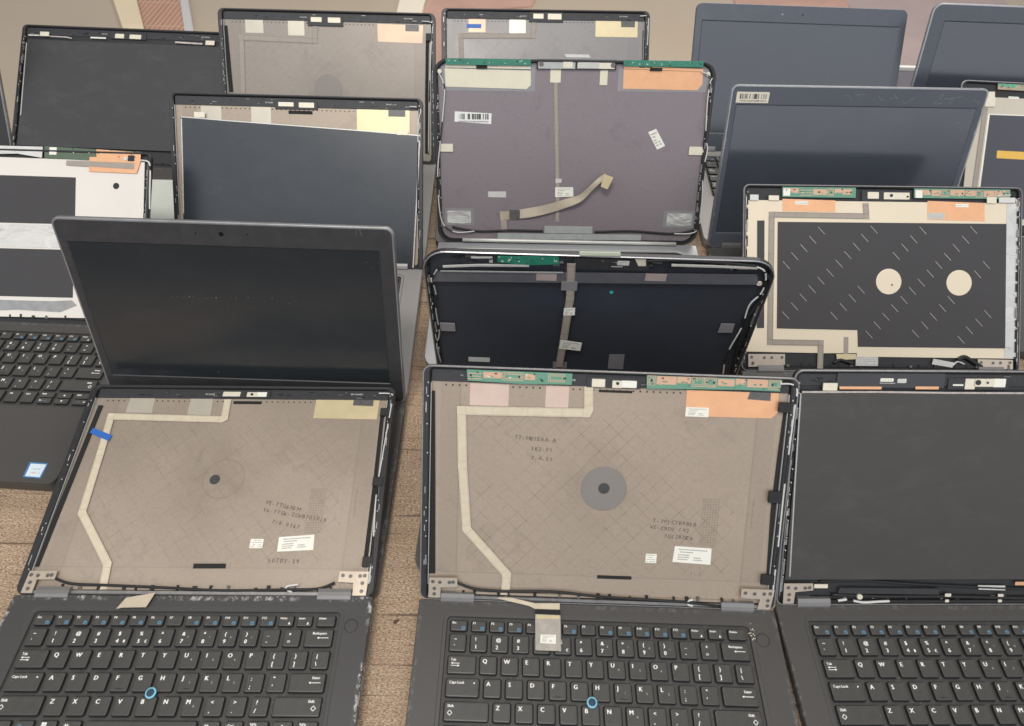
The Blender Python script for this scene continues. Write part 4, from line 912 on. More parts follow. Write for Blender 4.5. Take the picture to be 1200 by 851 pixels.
def add_keyboard(root, bm, xr=(-1, 99), point=True):
    mb = MB(); x0, y0, x1, y1 = WELL
    mb.box(x0-.5, y0-.5, -3.2, x1+.5, y1+.5, -2.4, 'well')
    kb = mb.build('keyboard', root, bm)
    for k in KROWS:
        if k[1] < xr[0] or k[0] > xr[1]: continue
        o = bpy.data.objects.new('key', key_mesh(k)); col.objects.link(o); o.parent = kb
        o.location = ((k[0]*U-KW/2)*MM, -row_span(k[2], k[3])[0]*MM, random.uniform(-.15, .06)*MM); o.rotation_euler = (random.uniform(-.008, .008), random.uniform(-.008, .008), random.uniform(-.003, .003))
    if point:
        cx, cy = 6.66*U-KW/2, -row_span(3, 0)[1]-1.2
        mb = MB(); R = lambda r, z: [(cx+r*math.cos(t*math.pi/12), cy+r*math.sin(t*math.pi/12), z) for t in range(24)]
        mb.loops([R(3.2, -2), R(3.2, 0), R(4.5, .8), R(4.6, 1.8), R(3.9, 2.3), R(3.3, 2.3)], 'point_ring', cap1=False)
        mb.loops([R(3.3, 2.3), R(3.1, 2.6), R(1.5, 2.7)], 'point_cap', cap0=False)
        mb.build('pointing_stick', kb, smooth=True)
    return kb

# ------------------------------------------------------------------ laptops
def pcb_pads(mb, it):                                             # copper areas, traces, holes and chips on a board
    pts = it[5] if it[0] == 'q' else ((it[5], it[8]), (it[7], it[8]), (it[7], it[6]), (it[5], it[6]))
    x0 = min(p[0] for p in pts); x1 = max(p[0] for p in pts); y0 = min(p[1] for p in pts); y1 = max(p[1] for p in pts)
    y0 += (y1-y0)*.12 if it[0] == 'q' else .3
    rr = random.Random(int(abs(x0*10))); z = it[3]+it[4]; W_, H_ = x1-x0, y1-y0
    cm = {'pcb': 'pad_copper', 'pcb_green': 'pad_green', 'pcb_olive': 'pad_dull', 'pcb_copper': 'pad_green'}.get(it[2], 'pad_copper')
    dense = it[2] in ('pcb', 'pcb_copper')
    x = x0+1.2; lay = 0
    while x < x1-6:
        w = rr.uniform(6, 20) if dense else rr.uniform(5, 14); w = min(w, x1-1.5-x); kind = rr.random(); zz = z+.03
        a, b = y0+H_*.14, y1-H_*.12; hh = b-a
        if kind < .30 and dense:                                  # nested frame of traces
            for q in range(2):
                i = q*1.5; t = .55
                if w-2*i > 3 and hh-2*i > 2:
                    for r in ((x+i, a+i, x+w-i, a+i+t), (x+i, b-i-t, x+w-i, b-i), (x+i, a+i+t, x+i+t, b-i-t), (x+w-i-t, a+i+t, x+w-i, b-i-t)): mb.box(r[0], r[1], z, r[2], r[3], zz, cm)
        elif kind < .88 and dense: mb.box(x, a+hh*rr.uniform(0, .4), z, x+w, b-hh*rr.uniform(0, .15), zz, cm); mb.box(x+w*.3, a+hh*.35, z+.03, x+w*.55, a+hh*.5, z+.06, it[2])
        elif kind < .96 and dense:
            for q in range(3): mb.box(x, a+hh*q/3, z, x+w, a+hh*q/3+.7, zz, cm)
        for q in range(3):
            cx, cy = x+rr.uniform(0, w), rr.uniform(a, b-1); mb.box(cx, cy, z, cx+rr.uniform(.8, 2.2), cy+rr.uniform(.5, 1.2), z+.5, rr.choice(['steel_dark', 'black_rough', 'cream_metal', cm]))
        x += w+rr.uniform(.5, 1.6)
    if dense:
        for fx in (.04, .5, .93):
            cx, cy = x0+W_*fx, (y0+y1)/2; mb.prism([(cx+1.1*math.cos(t*math.pi/4), cy+1.1*math.sin(t*math.pi/4)) for t in range(8)], z+.03, z+.1, 'black_rough')
def lid_item(it, parent, mtx=None):
    k, name, m = it[0], it[1], it[2]; mb = MB(); smooth = False
    if m in ('badge_faint', 'badge_purple'): return None          # only an outline there, added with the lid
    if k == 'r': mb.rbox(it[5], it[6], it[3]+.02, it[7], it[8], it[3]+it[4], .5, m, min(.15, it[4]*.3), 2)
    elif k == 'q':
        mb.prism(list(it[5]), it[3]+.02, it[3]+it[4], m)
        if name == 'hinge_bracket':
            xs = [p[0] for p in it[5]]; ys = [p[1] for p in it[5]]; x0, x1, y1, y0 = min(xs), max(xs), max(ys), min(ys); z = it[3]+it[4]
            leg = x0+5.5 if (it[5][0][0]+it[5][-1][0])/2 < (x0+x1)/2 and x1 < 0 else x1-5.5
            for sx, sy in ((x0+4, y1-4), ((x0+x1)/2-3, y1-4.6), ((x0+x1)/2+6, y1-4.4), (x1-4, y1-4), (leg, y1-11), (leg, y0+4)):
                R = lambda r, zz: [(sx+r*math.cos(t*math.pi/6), sy+r*math.sin(t*math.pi/6), zz) for t in range(12)]
                mb.loops([R(1.9, z-.2), R(1.8, z+.5), R(.9, z+.5), R(.8, z+.2)], ('bracket', 'steel_dark', 'steel_dark'))
    elif k == 's':
        mb.strip(it[6], it[5], it[3]+.02, it[4], m)
        if name == 'flat_cable':                                  # printed edge lines; crease shading drawn as dark strips across the flat ribbon
            P = [Vector(p) for p in it[6]]; zt = it[3]+it[4]+.02
            lm = 'ribbon_line' if m == 'ribbon_cream' else 'badge_dark'
            for i in range(len(P)-1):
                d = (P[i+1]-P[i]).normalized(); nn = Vector((-d.y, d.x)); a = P[i]+d*it[5]*.45; b = P[i+1]-d*it[5]*.45; zz = zt+i*.02
                if (b-a).dot(d) < 4: continue
                for q in (-.42, .40): mb.strip([tuple(a+nn*it[5]*q), tuple(b+nn*it[5]*q)], .22, zz, .02, lm)
                for e in (a, b): mb.strip([tuple(e-nn*it[5]*.48), tuple(e+nn*it[5]*.48)], .25, zz+.02, .02, lm)
                L_ = (b-a).length
                for q in range(int(L_/28)):
                    e = a+d*L_*(q+.6)/(int(L_/28)+.4); mb.strip([tuple(e-nn*it[5]*.48), tuple(e+nn*it[5]*.48+d*.8)], .15, zz+.02, .02, lm)
    elif k == 't':
        P = [Vector((x, y, it[3])) for x, y in it[5]]; Q = []
        for i in range(len(P)-1):                                 # Catmull-Rom through the points
            a, b, c, d = P[max(i-1, 0)], P[i], P[i+1], P[min(i+2, len(P)-1)]
            for j in range(5):
                t = j/5; Q.append(.5*((2*b)+(c-a)*t+(2*a-5*b+4*c-d)*t*t+(3*b-a-3*c+d)*t**3))
        Q.append(P[-1]); mb.tube(Q, it[4], m, seg=name == 'antenna_cable'); smooth = True
    elif k == 'c':                                                # loose ribbon that lifts and curls: (x, y, z, width)
        P = [Vector((p[0], p[1], p[2], p[3])) for p in it[3]]; Q = []
        for i in range(len(P)-1):
            a, b, c, d = P[max(i-1, 0)], P[i], P[i+1], P[min(i+2, len(P)-1)]
            for j in range(7):
                t = j/7; Q.append(.5*((2*b)+(c-a)*t+(2*a-5*b+4*c-d)*t*t+(3*b-a-3*c+d)*t**3))
        Q.append(P[-1]); L = []
        for i, q in enumerate(Q):
            e = Q[min(i+1, len(Q)-1)]-Q[max(i-1, 0)]; d = Vector((e[0], e[1])).normalized(); nn = Vector((-d.y, d.x))*q[3]/2
            tw = .9*math.sin(i*.35)
            L.append([(q[0]-nn.x, q[1]-nn.y, q[2]-tw), (q[0]+nn.x, q[1]+nn.y, q[2]+tw), (q[0]+nn.x, q[1]+nn.y, q[2]+tw+.35), (q[0]-nn.x, q[1]-nn.y, q[2]-tw+.35)])
        mb.loops(L, m)
        for o_ in (-.38, .38, -.1, .15):                          # conductor lines
            for i in range(len(Q)-1):
                M_ = [];
                for q_, l in ((Q[i], L[i]), (Q[i+1], L[i+1])):
                    A_, B_ = Vector(l[3]), Vector(l[2]); c_ = (A_+B_)/2+(B_-A_)*o_; w_ = (B_-A_).normalized()*.12; M_.append((c_-w_, c_+w_))
                b0 = len(mb.v); mb.v += [tuple(M_[0][0]+Vector((0,0,.03))), tuple(M_[1][0]+Vector((0,0,.03))), tuple(M_[1][1]+Vector((0,0,.03))), tuple(M_[0][1]+Vector((0,0,.03)))]
                mb.f.append((b0, b0+1, b0+2, b0+3)); mb.m.append(mb.mi('ribbon_taupe'))
    elif k == 'd':
        r, cx, cy = it[5], it[6], it[7]; n = 32
        R = lambda rr, z: [(cx+rr*math.cos(2*math.pi*i/n), cy+rr*math.sin(2*math.pi*i/n), z) for i in range(n)]
        mb.loops([R(r, it[3]+.02), R(r, it[3]+it[4]*.7), R(r*.94, it[3]+it[4])], m)
    elif k == 'x':
        rr = random.Random(it[7]); x, y = it[5], it[6]; a = math.radians(it[8]); sz = it[4]
        for ch in it[7]:                                          # each stamped character a little uneven
            if ch != ' ': add_text(mb, ch, sz*rr.uniform(.9, 1.05), x, y+rr.uniform(-.3, .3), it[3]+.06, m, a+rr.uniform(-.08, .08), .18 if sz > 4 else .1)
            x += sz*.66*math.cos(a); y += sz*.66*math.sin(a)
    if name == 'circuit_board': pcb_pads(mb, it)
    o = mb.build(name, parent, mtx, smooth)
    if name == 'label_sticker' and k == 'q' and m == 'paper' and abs(it[5][0][0]-it[5][1][0]) > 9:
        t = MB(); (x0, y0), (x1, y1), _, (x3, y3) = it[5]; ux = (x1-x0, y1-y0); uy = (x3-x0, y3-y0); rr = random.Random(3)
        for row, a, b in ((.18, .12, .88), (.34, .16, .5), (.52, .12, .42), (.66, .12, .4), (.66, .56, .74), (.8, .12, .36), (.8, .56, .8)):
            s = a
            while s < b:
                w = rr.uniform(.012, .04)
                P = lambda u, v: (x0+ux[0]*u+uy[0]*v, y0+ux[1]*u+uy[1]*v)
                t.prism([P(s, row-.03), P(s+w, row-.03), P(s+w, row+.03), P(s, row+.03)], it[3]+it[4]+.01, it[3]+it[4]+.04, 'print_grey')
                s += w+.008
        c = t.build('fine_print', o)
    elif name == 'label_sticker' and k == 'r' and it[7]-it[5] > 10 and m.startswith('paper'):
        t = MB(); rr = random.Random(int(it[5])); x0, y0, x1, y1 = it[5:9]; rows = max(1, int((y1-y0)/2.2))
        for i in range(rows):
            yy = y1-(i+.7)*(y1-y0)/(rows+.4); s = x0+1
            while s < x1-1.5:
                w = rr.uniform(.6, 2.4)
                if rr.random() < .8: t.box(s, yy-.3, it[3]+it[4]+.01, min(x1-.6, s+w), yy+.25, it[3]+it[4]+.04, 'print_grey')
                s += w+.5
        t.build('fine_print', o)
    return o

STYLE = {  # lid style, corner radius, rim side, rim top, inner floor, rim material, outer edge material, deck material, keys range
 'A': ('open', 8, 7, 3, 'taupe_floor_smooth', 'black_plastic', 'black_plastic', 'deck_worn', (-1, 99)),
 'B': ('open', 8, 7, 3, 'taupe_floor', 'black_plastic', 'shell_dark_edge', 'deck', (-1, 99)),
 'C': ('panel', 8, 4, 3, 'dark_inner', 'black_plastic', 'shell_dark_edge', 'deck', (-1, 99)),
 'D': ('bezel', 9, 0, 0, 'lcd_dark', 'bezel', 'shell_silver_glint_edge', 'deck', None),  # bright rim highlight put into the edge colour
 'E': ('plate', 8, 4, 3, 'dark_inner', 'black_plastic', 'black_plastic', 'deck', (-1, 99)),
 'F': ('open', 8, 6, 3, 'taupe_floor', 'black_plastic', 'black_plastic', 'deck_silver', (9, 99)),
 'G': ('plain', 24, 4.5, 2.6, 'navy_floor', 'black_plastic', 'shell_silver_glint_edge', 'deck', None),
 'H': ('plain', 20, 5, 4, 'purple_floor', 'black_plastic', 'black_plastic', 'deck_steel', None),
 'I': ('open', 9, 7, 3, 'taupe_floor_pale', 'black_plastic', 'black_plastic', 'deck_silver', None),
 'J': ('panel', 8, 5, 3, 'dark_inner', 'black_plastic', 'black_plastic', 'deck', None),
 'K': ('open', 9, 8, 3, 'grey_floor', 'black_plastic', 'black_plastic', 'deck', None),
 'L': ('bezel', 10, 0, 0, 'lcd_haze', 'bezel_cool', 'bezel_cool', 'deck_silver', (-1, 4)),
 'M': ('bezel', 8, 0, 0, 'lcd_haze', 'bezel_worn', 'shell_silver_glint_edge', 'deck', None),
 'N': ('bezel', 14, 0, 0, 'lcd_haze', 'bezel_cool', 'shell_silver_glint_edge', 'deck', None),
 'O': ('plate', 10, 6, 3, 'dark_inner', 'black_plastic', 'shell_silver_glint_edge', 'deck', None),
 'P': ('plate', 8, 4, 3, 'dark_inner', 'black_plastic', 'shell_dark_edge', 'deck', None),
 'Q': ('bezel', 8, 0, 0, 'lcd_warm', 'black_plastic', 'shell_dark_edge', 'deck', None),
}
LABEL = {
 'A': 'front left laptop with blue tape on the cream cable in its bare taupe lid',
 'B': 'front middle laptop with bare taupe lid and a clear ribbon connector lying on its keys',
 'C': 'front right laptop with dark screen panel and keyboard cut by the photo edge',
 'D': 'laptop with intact bezel and unlit glossy screen, just behind the blue taped lid',
 'E': 'left edge laptop with ivory back plate and blue bordered sticker on its palm rest',
 'F': 'laptop with a loose crooked grey screen panel slipping down in its lid',
 'G': 'upright laptop lid with dark navy inside, grey ribbon and bulging round corners',
 'H': 'laptop with plain purple grey lid interior, loose tan ribbon and silver hinge bar',
 'I': 'back row laptop with bare taupe lid and a peach foil at its top right',
 'J': 'top left laptop with flat dark grey screen panel without bezel',
 'K': 'back row laptop with bare grey lid and a small blue mark, behind the purple lid',
 'L': 'back row laptop with whole blue grey screen, right of the grey bare lid',
 'M': 'laptop with scratched bezel and yellowed barcode sticker above its dark screen',
 'N': 'top right corner laptop with silver rimmed dark screen',
 'O': 'right edge laptop with dark sheet and small orange label in its lid',
 'P': 'laptop with ivory plate, two round cream holes and slanted slits in a dark sheet',
 'Q': 'sliver of a dark laptop lid at the far left edge',
}
def frame(n):
    x, y, z, yaw, la, W, H, D, tx, ty, lt = POSE[n]
    root = Matrix.Translation((x*MM, y*MM, 0)) @ Matrix.Rotation(yaw, 4, 'Z')
    base = Matrix.Translation((0, 0, z*MM)) @ Matrix.Rotation(ty, 4, 'Y') @ Matrix.Rotation(tx, 4, 'X')
    lid = base @ Matrix.Rotation(la, 4, 'X') @ Matrix.Rotation(lt, 4, 'Z')
    return root, base, lid
def clip_rail(side, W, H, rng):
    mb = MB(); s = side; y = 14.
    xo = s*(W/2-3.2)
    mb.box(min(xo-.5, xo+.5), 10, -1.0, max(xo-.5, xo+.5), H-12, -.25, 'shell_dark_edge')
    while y < H-16:
        L = rng.uniform(4, 14); x = xo-s*rng.uniform(1.6, 2.4)
        mb.box(x-.8, y, -2.6, x+.8, y+L, -.2+rng.uniform(-.6, .25), rng.choice(['black_rough', 'black_rough', 'shell_dark_edge']))
        if rng.random() < .5: mb.box(x+s*1.5-.3, y, -.4, x+s*1.5+.3, y+L*.7, .15, rng.choice(['steel_light', 'steel_dim']))  # thin pale strips added as glints along the black rail
        if rng.random() < .6:
            R = [(x+.6*math.cos(t*math.pi/4), y+L+1.5+.6*math.sin(t*math.pi/4)) for t in range(8)]
            mb.prism(R, -2.5, .2, 'steel_light')
        y += L+rng.uniform(2, 7)
    return mb
def make_laptop(n):
    x, y, z, yaw, la, W, H, D, tx, ty, lt = POSE[n]
    style, rad, rs, rt, floor, rimm, edge, deck, keys = STYLE[n]
    Mr, Mb, Ml = frame(n)
    root = empty('laptop', LABEL[n], 'laptop', (x*MM, y*MM, 0), yaw, 'opened laptops set out in rows on the wooden table')
    rng = random.Random(ord(n))
    # ---- base
    mb = MB(); rc = 10 if n not in 'GH' else 22
    def L(i, zz, r=None, y0=0): return [(a, b, zz) for a, b in base_loop(-W/2+i, -D+i, W/2-i, .6-i, max(1, (r or rc)-i))]
    inv = Mb.inverted()
    def bottom(i):
        out = []
        for a, b, _ in L(i, 0):
            p = Mb @ Vector((a*MM, b*MM, 0)); p.z = 0.0012; q = inv @ p; out.append((q.x/MM, q.y/MM, q.z/MM))
        return out
    mid = [(a, b, min(-2.6, c*.55)) for a, b, c in bottom(.4)]
    edgem = {'H': 'deck_steel', 'G': 'shell_silver_glint_edge', 'F': 'deck_silver', 'I': 'deck_silver', 'L': 'deck_silver'}.get(n, deck)
    if keys or n in 'HG':
        x0, y0, x1, y1 = WELL if n not in 'HG' else (-W/2+16, -D+30, W/2-16, -16)
        r = 3.5 if n not in 'HG' else 18
        well = lambda i, zz: [(a, b, zz) for a, b in rrect(x0-i, y0-i, x1+i, y1+i, r+i, 6)]
        mb.loops([bottom(3), mid, L(0, -1.0), L(.7, 0), well(4.2, 0), well(3.6, -.35), well(.6, -.45), well(0, -2.6)],
                 (deck, edgem, edgem, deck, 'well' if n not in 'HG' else 'steel_dim', deck, 'well'), cap1=n in 'HG')
        if n in 'HG': mb.m[-1] = mb.mi('deck')
    else:
        mb.loops([bottom(3), mid, L(0, -1.0), L(.7, 0)], (deck, edgem, edgem))
    mb.build('base', root, Mb)
    if keys:
        kb = add_keyboard(root, Mb, keys, n in 'AB')
        if keys[0] < 0 and n in 'ABC':
            b2 = MB(); px, py = (151, -27)
            R = lambda rr, zz: [(px+rr*math.cos(t*math.pi/12), py+rr*math.sin(t*math.pi/12), zz) for t in range(24)]
            b2.loops([R(6.2, .01), R(6.2, .1), R(5.7, .1), R(5.6, .02)], 'black_rough', cap0=False, cap1=False)
            b2.loops([R(5.6, .02), R(5.3, .25), R(4.5, .3)], deck, cap0=False)
            b2.build('power_button', root, Mb)
    # touch pad on the visible palm rests
    # ---- hinges
    if n not in 'H':
        for s in (-1, 1):
            h = MB(); cx = s*(W/2-36) if n not in 'G' else s*(W/2-60)
            pr = [(-3.4, -4.5), (-3.6, -.8), (-2.4, 1.3), (.5, 2.2), (4.0, 2.0), (7.4, .8), (7.8, -4.2)]
            h.loops([[(cx+e, a, b) for a, b in pr] for e in (-15.5, -15, 15, 15.5)], 'hinge_grey')
            h.build('hinge', root, Ml)
    # ---- lid
    mb = MB()
    def LL(i, zz, r=None): return [(a, b, zz) for a, b in rrect(-W/2+i, i, W/2-i, H-i, max(1, (r or rad)-i), 7)]
    if style == 'bezel':
        sx0, sy0, sx1, sy1 = SCREEN[n]
        sc = lambda i, zz: [(a, b, zz) for a, b in rrect(sx0-i, sy0-i, sx1+i, sy1+i, .6, 7)]
        mb.loops([LL(3, -7), LL(.5, -6), LL(0, -4.5), LL(0, -.9), LL(.8, 0), LL(2.2, 0.0), sc(1.0, 0), sc(0, -.8), sc(-.3, -.9)],
                 (rimm, rimm, edge, edge, edge, rimm, rimm, 'black_rough'), cap1=False)
        lid = mb.build('lid', root, Ml)
        p = MB(); p.prism([(sx0-.6, sy0-.6), (sx1+.6, sy0-.6), (sx1+.6, sy1+.6), (sx0-.6, sy1+.6)], -3, -.86, floor); p.build('screen', root, Ml)
    else:
        inner = lambda i, zz: [(a, b, zz) for a, b in rrect(-W/2+rs+i, 1.4+i, W/2-rs-i, H-rt-i, max(2, rad-4), 7)]
        mb.loops([LL(3, -7), LL(.5, -6.2), LL(0, -5.2), LL(0, -.8), LL(.5, 0), LL(1.3, 0), inner(-1.2, -.1), inner(0, -.9), inner(.6, -4.3)],
                 (rimm, rimm, rimm, edge, edge, rimm, 'black_rough', 'black_rough'), cap1=True)
        lid = mb.build('lid', root, Ml)
        c = MB()
        if style == 'open': c.rbox(-W/2+rs+1, 5.5, -4.29, W/2-rs-1, H-rt-.5, -4.0, 4, floor, .1)
        else: c.rbox(-W/2+rs+1, 5.5, -4.29, W/2-rs-1, H-rt-.5, -4.0, max(2, rad-5), floor, .1)
        c.build('inner_cover', lid)
        if style in ('open', 'panel'):
            b = MB(); yt = H-rt-.6
            b.rbox(-W/2+rs+1.0, yt-11.5, -4, W/2-rs-1.0, yt, -3.1, 1, 'webcam_base', .3)
            for i in range(26):
                xx = rng.uniform(-W/2+12, W/2-14); yy = yt-rng.uniform(1.5, 10); w = rng.uniform(1, 7)
                b.box(xx, yy-rng.uniform(.3, 1.0), -3.1, xx+w, yy, -3.1+rng.uniform(.3, 1.2), rng.choice(['black_rough', 'black_plastic', 'shell_dark_edge']))
            for xx, s in ((-42, 'W-GAA0'), (118, 'BN-GAA001')):
                add_text(b, s, 2.6, xx, yt-7 if xx < 0 else yt-5.5, -3.06, 'paper_dim', 0, .12)
            b.build('top_band', lid)
            g = MB()                                              # row of little moulded slots under the band
            for xx in range(int(-W/2+20), int(W/2-60), 6):
                if n in 'ABIKF' : g.prism([(xx+.9*math.cos(t*math.pi/3), yt-14.6+.9*math.sin(t*math.pi/3)) for t in range(6)], -3.99, -3.93, 'black_rough')
            if g.v: g.build('slot_row', lid)
        if style in ('open', 'panel', 'plain', 'plate'):
            for s in (-1, 1): clip_rail(s, W, H, rng).build('clip_rail', lid)
        if style in ('open', 'panel', 'plate'):
            t = MB(); t.box(-W/2+8, .6, -3.6, W/2-8, 4.4, -1.4, 'shell_dark_edge' if n in 'AB' else 'black_rough'); t.box(-W/2+34, 5.8, -4, W/2-34, 8.2, -2.6, 'taupe_floor' if n in 'ABF' else 'black_rough')
            xx = -W/2+40
            while xx < W/2-40:
                w = rng.uniform(1.5, 4); t.box(xx, rng.uniform(5, 6.5), -3.9, xx+w, rng.uniform(8, 10.5), rng.uniform(-2, -.6), rng.choice(['black_rough', 'steel_dark', 'cream_metal' if n == 'C' else 'black_rough'])); xx += rng.uniform(9, 26)
            t.build('hinge_rail', lid)
    if n in 'GH':                                                 # loose connectors and wires along the top of the lid
        b = MB()
        for i in range(46 if n == 'G' else 14):
            xx = rng.uniform(-W/2+24, W/2-30); yy = H-rng.uniform(5.5, 14 if n == 'G' else 8); w = rng.uniform(1.5, 11)
            b.box(xx, yy-rng.uniform(.5, 1.8), -3.9, xx+w, yy, rng.uniform(-2.6, -.6), rng.choice(['black_rough', 'black_plastic', 'shell_dark_edge', 'webcam_base', 'steel_dim' if i % 3 == 0 else 'black_rough']))
        b.build('connector_row', lid)
    if style == 'open':
        for s in (-1, 1):
            b = MB(); xx = s*(W/2-rs-.9); b.box(xx-.3, 15, -3.9, xx+.3, H-16, -1.2, 'steel_dim'); b.build('side_rail', lid)
    for it in LID[n]: lid_item(it, lid)
    if n == 'B' or n == 'A':                                      # moulded grid and rows of raised lettering on the inner face
        g = MB(); gx, gy = (92, 62)
        for i in range(7): g.box(gx+i*2.5, gy, -3.99, gx+i*2.5+.35, gy+46, -3.93, 'ink_faint')
        for i in range(19): g.box(gx, gy+i*2.5, -3.985, gx+15.4, gy+i*2.5+.35, -3.925, 'ink_faint')
        g.build('moulded_grid', lid)
        g = MB()
        for cx, a, b_, d in ((116, 62, 108, .6), (122, 70, 106, .5), (131, 66, 110, .5), (138, 78, 108, .8)):
            yy = a
            while yy < b_:
                w = rng.uniform(.5, 1.6); g.box(cx, yy, -3.99, cx+rng.uniform(.8, 1.5), yy+w, -3.94, 'badge_faint' if d < .7 else 'ink_faint'); yy += w+rng.uniform(.5, 1.3)
        g.build('raised_lettering', lid)
    if n in 'ABIH':
        g = MB()
        for it in LID[n]:
            if it[1] == 'badge_ring': cx, cy = it[6], it[7]
        for rr, w in ((20.8 if n != 'H' else 15, .5), (5.4, .5))[:2 if n == 'B' else 1]:
            ring = lambda q: [(cx+q*math.cos(t*math.pi/24), cy+q*math.sin(t*math.pi/24), -3.84) for t in range(48)]
            g.loops([ring(rr), ring(rr+w)], 'ink_faint', False, False)
        g.build('badge_outline', lid)
    for it in ON_BASE.get(n, []): lid_item(it, root, Mb)
    if n == 'B':                                                  # pale debris beside the power button
        g = MB()
        for i in range(16):
            a, b_ = rng.gauss(142, 1.6), rng.gauss(-22, 3.5); r_ = rng.uniform(.25, .8)
            g.prism([(a+r_*math.cos(t*1.26), b_+r_*math.sin(t*1.26)*.7) for t in range(5)], .01, r_*.6, 'cream_metal')
        d = g.build('debris', root, Mb); d['kind'] = 'stuff'
    return root
for n in POSE: make_laptop(n)

# ------------------------------------------------------------------ small loose bits on the bare wood
def bit(name, label, cat, x, y, parts):
    b = MB()
    for (dx, dy, r_, h, m_) in parts: b.prism([(dx+r_*math.cos(t*1.05+dx), dy+r_*.8*math.sin(t*1.05+dx)) for t in range(6)], .0, h, m_)
    o = b.build(name); o.location = (x*MM, y*MM, .0002); o['label'] = label; o['category'] = cat
bit('crumb', 'tiny dark red brown crumb on the wood between the two front laptops', 'crumb', -102, 222, [(0, 0, 2.2, 1.4, 'crumb_red'), (2.2, 1.6, 1.3, 1.0, 'crumb_red')])

# ------------------------------------------------------------------ table, floor and what lies beyond
t = empty('table', 'long brown wood grained table carrying every row of laptops', 'table', (0, .3, -.74))
def place(o, x, y, z): o.location = (x*MM, y*MM, z*MM)
mb = MB(); mb.rbox(-1500, -640, -30, 1500, 660, 0, 12, 'wood', 2); o = mb.build('tabletop', t); o.location = (0, .05, .74)
for sx in (-1, 1):
    for sy in (-1, 1):
        mb = MB(); mb.box(-30, -30, 0, 30, 30, 709, 'wood'); o = mb.build('leg', t); o.location = (sx*1.4, .05+sy*.55, 0)
def struct(o): o['kind'] = 'structure'; return o
mb = MB(); mb.box(-9000, -5000, -50, 9000, 12000, 0, 'floor_beige'); o = struct(mb.build('floor')); place(o, 0, 0, -740)
def tag(o, label, cat): o['label'] = label; o['category'] = cat; return o
def slab(name, pts, z0, z1, m, label, cat):
    mb = MB(); cx = sum(p[0] for p in pts)/len(pts); cy = sum(p[1] for p in pts)/len(pts)
    mb.prism([(p[0]-cx, p[1]-cy) for p in pts], 0, z1-z0, m); o = tag(mb.build(name), label, cat); place(o, cx, cy, z0); return o
slab('wooden_plank', [(-2087, 3600), (-1957, 3600), (-1408, 2480), (-1470, 2480)], -740, -722, 'pale_wood', 'pale wooden plank lying on the floor beyond the top left laptop', 'plank')
slab('tile_strip', [(-1955, 3600), (-1728, 3600), (-1280, 2480), (-1406, 2480)], -740, -730, 'terracotta_tile', 'strip of small terracotta tiles on the floor beside the pale plank', 'tiles')
slab('narrow_board', [(-1726, 3600), (-1690, 3600), (-1235, 2480), (-1278, 2480)], -740, -724, 'pale_grey_board', 'narrow grey white board edging the terracotta tiles', 'board')
slab('bright_board', [(-600, 3700), (-470, 3700), (-470, 2600), (-570, 2600)], -740, -728, 'bright_board', 'bright cream board seen above the peach foiled back row lid', 'board')
slab('rosy_cloth', [(-440, 3620), (-180, 3620), (60, 3500), (40, 3380), (-250, 3300), (-380, 2600), (-470, 2350), (-470, 3300)], -740, -732, 'rosy_cloth', 'rosy brown cloth on the floor between two back row lids', 'cloth')
slab('rosy_mat', [(1040, 3700), (1620, 3700), (1560, 3380), (1020, 3380)], -740, -733, 'rosy_cloth', 'rosy brown mat at the top edge above the blue grey screen', 'mat')
slab('glossy_mat', [(1600, 3650), (2400, 3650), (2400, 2300), (1480, 2300)], -740, -735, 'gloss_rosy', 'shiny rosy grey mat between the two back row dark screens', 'mat')
st = empty('side_table', 'dark side table with white rear edge between the top right screens', 'table', (.98, 1.18, -.74))
mb = MB(); mb.rbox(-380, -170, 715, 380, 170, 738, 6, 'dark_top', 1); mb.build('tabletop', st)
mb = MB(); mb.rbox(-380, 171, 712, 380, 179, 744, 3, 'white_edge', 1); mb.build('rear_edge', st)
for sx in (-1, 1):
    for sy in (-1, 1):
        mb = MB(); mb.box(sx*350-15, sy*145-15, 0, sx*350+15, sy*145+15, 714, 'dark_top'); mb.build('leg', st)

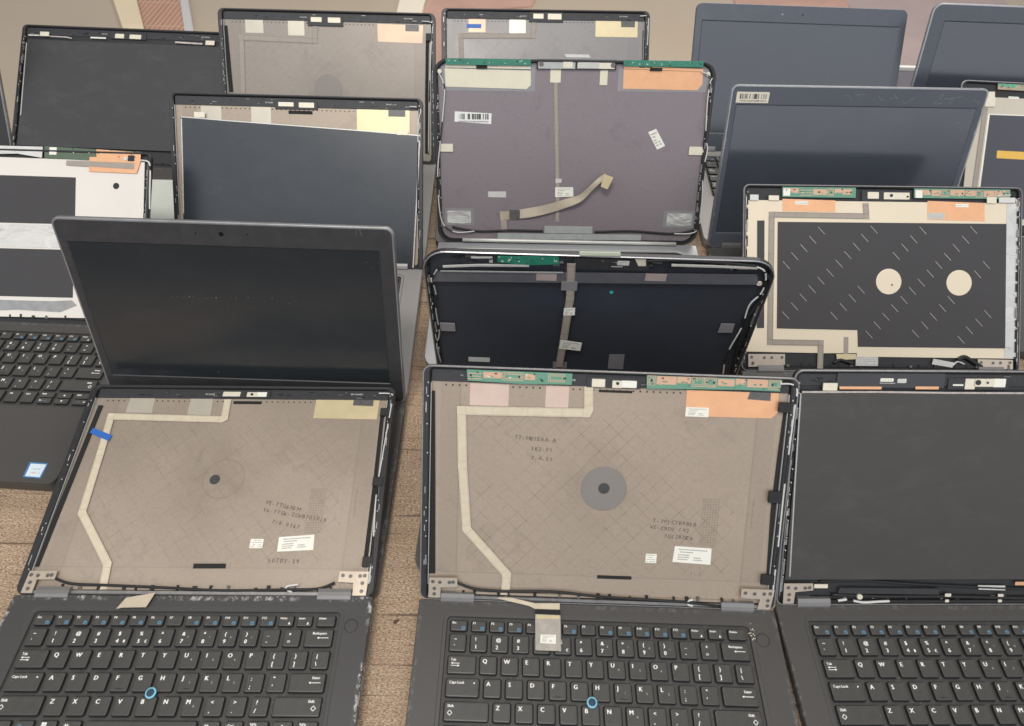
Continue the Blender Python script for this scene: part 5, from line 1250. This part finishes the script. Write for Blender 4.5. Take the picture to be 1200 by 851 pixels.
# ------------------------------------------------------------------ light
w = bpy.data.worlds.new('World'); scene.world = w; w.use_nodes = True; nt = w.node_tree
bg = nt.nodes['Background']
g = nt.nodes.new('ShaderNodeTexCoord'); s = nt.nodes.new('ShaderNodeSeparateXYZ'); nt.links.new(g.outputs['Generated'], s.inputs[0])
sky = ramp(nt, s.outputs[2], -.05, .35)                          # room: dim below, lighter ceiling
room = mixrgb(nt, sky, (.08,.09,.11), (.42,.40,.40))
wallm = math_n(nt, 'MULTIPLY', ramp(nt, s.outputs[2], .165, .20), ramp(nt, s.outputs[1], .05, -.25))   # bright window wall behind the photographer
nt.links.new(mixrgb(nt, wallm, room, (1.55, 1.62, 1.75)), bg.inputs[0]); bg.inputs[1].default_value = .80
def area(name, loc, target, sx, sy, power, colr):
    l = bpy.data.lights.new(name, 'AREA'); l.shape = 'RECTANGLE'; l.size = sx; l.size_y = sy; l.energy = power; l.color = colr
    o = bpy.data.objects.new(name, l); col.objects.link(o); o.location = loc
    o.rotation_euler = (Vector(target)-Vector(loc)).to_track_quat('-Z', 'Y').to_euler(); return o
area('window_light', (.9, 3.0, 2.1), (0, .6, 0), 2.6, 1.6, 62, (1, .97, .93))
area('ceiling_light', (-.3, -.2, 2.4), (0, .5, 0), .55, .45, 31, (1, .95, .88))

# ------------------------------------------------------------------ camera
cam = bpy.data.cameras.new('camera'); co = bpy.data.objects.new('camera', cam); col.objects.link(co); scene.camera = co
cam.sensor_fit = 'HORIZONTAL'; cam.sensor_width = 36; cam.lens = CAM['f']/1200*36; cam.clip_start = .02; cam.clip_end = 60
p, r = CAM['pitch'], CAM['roll']
fw = Vector((0, math.cos(p), -math.sin(p))); up = Vector((0, math.sin(p), math.cos(p))); rt = Vector((1, 0, 0))
r2 = rt*math.cos(r)+up*math.sin(r); u2 = -rt*math.sin(r)+up*math.cos(r)
M = Matrix(((r2.x, u2.x, -fw.x, 0), (r2.y, u2.y, -fw.y, 0), (r2.z, u2.z, -fw.z, CAM['height']*MM), (0, 0, 0, 1)))
co.matrix_world = M
cam.dof.use_dof = True; cam.dof.focus_distance = .78; cam.dof.aperture_fstop = 9
scene.render.engine = 'CYCLES'
scene.view_settings.view_transform = 'Standard'; scene.view_settings.look = 'None'
scene.view_settings.exposure = -.12; scene.view_settings.gamma = 1
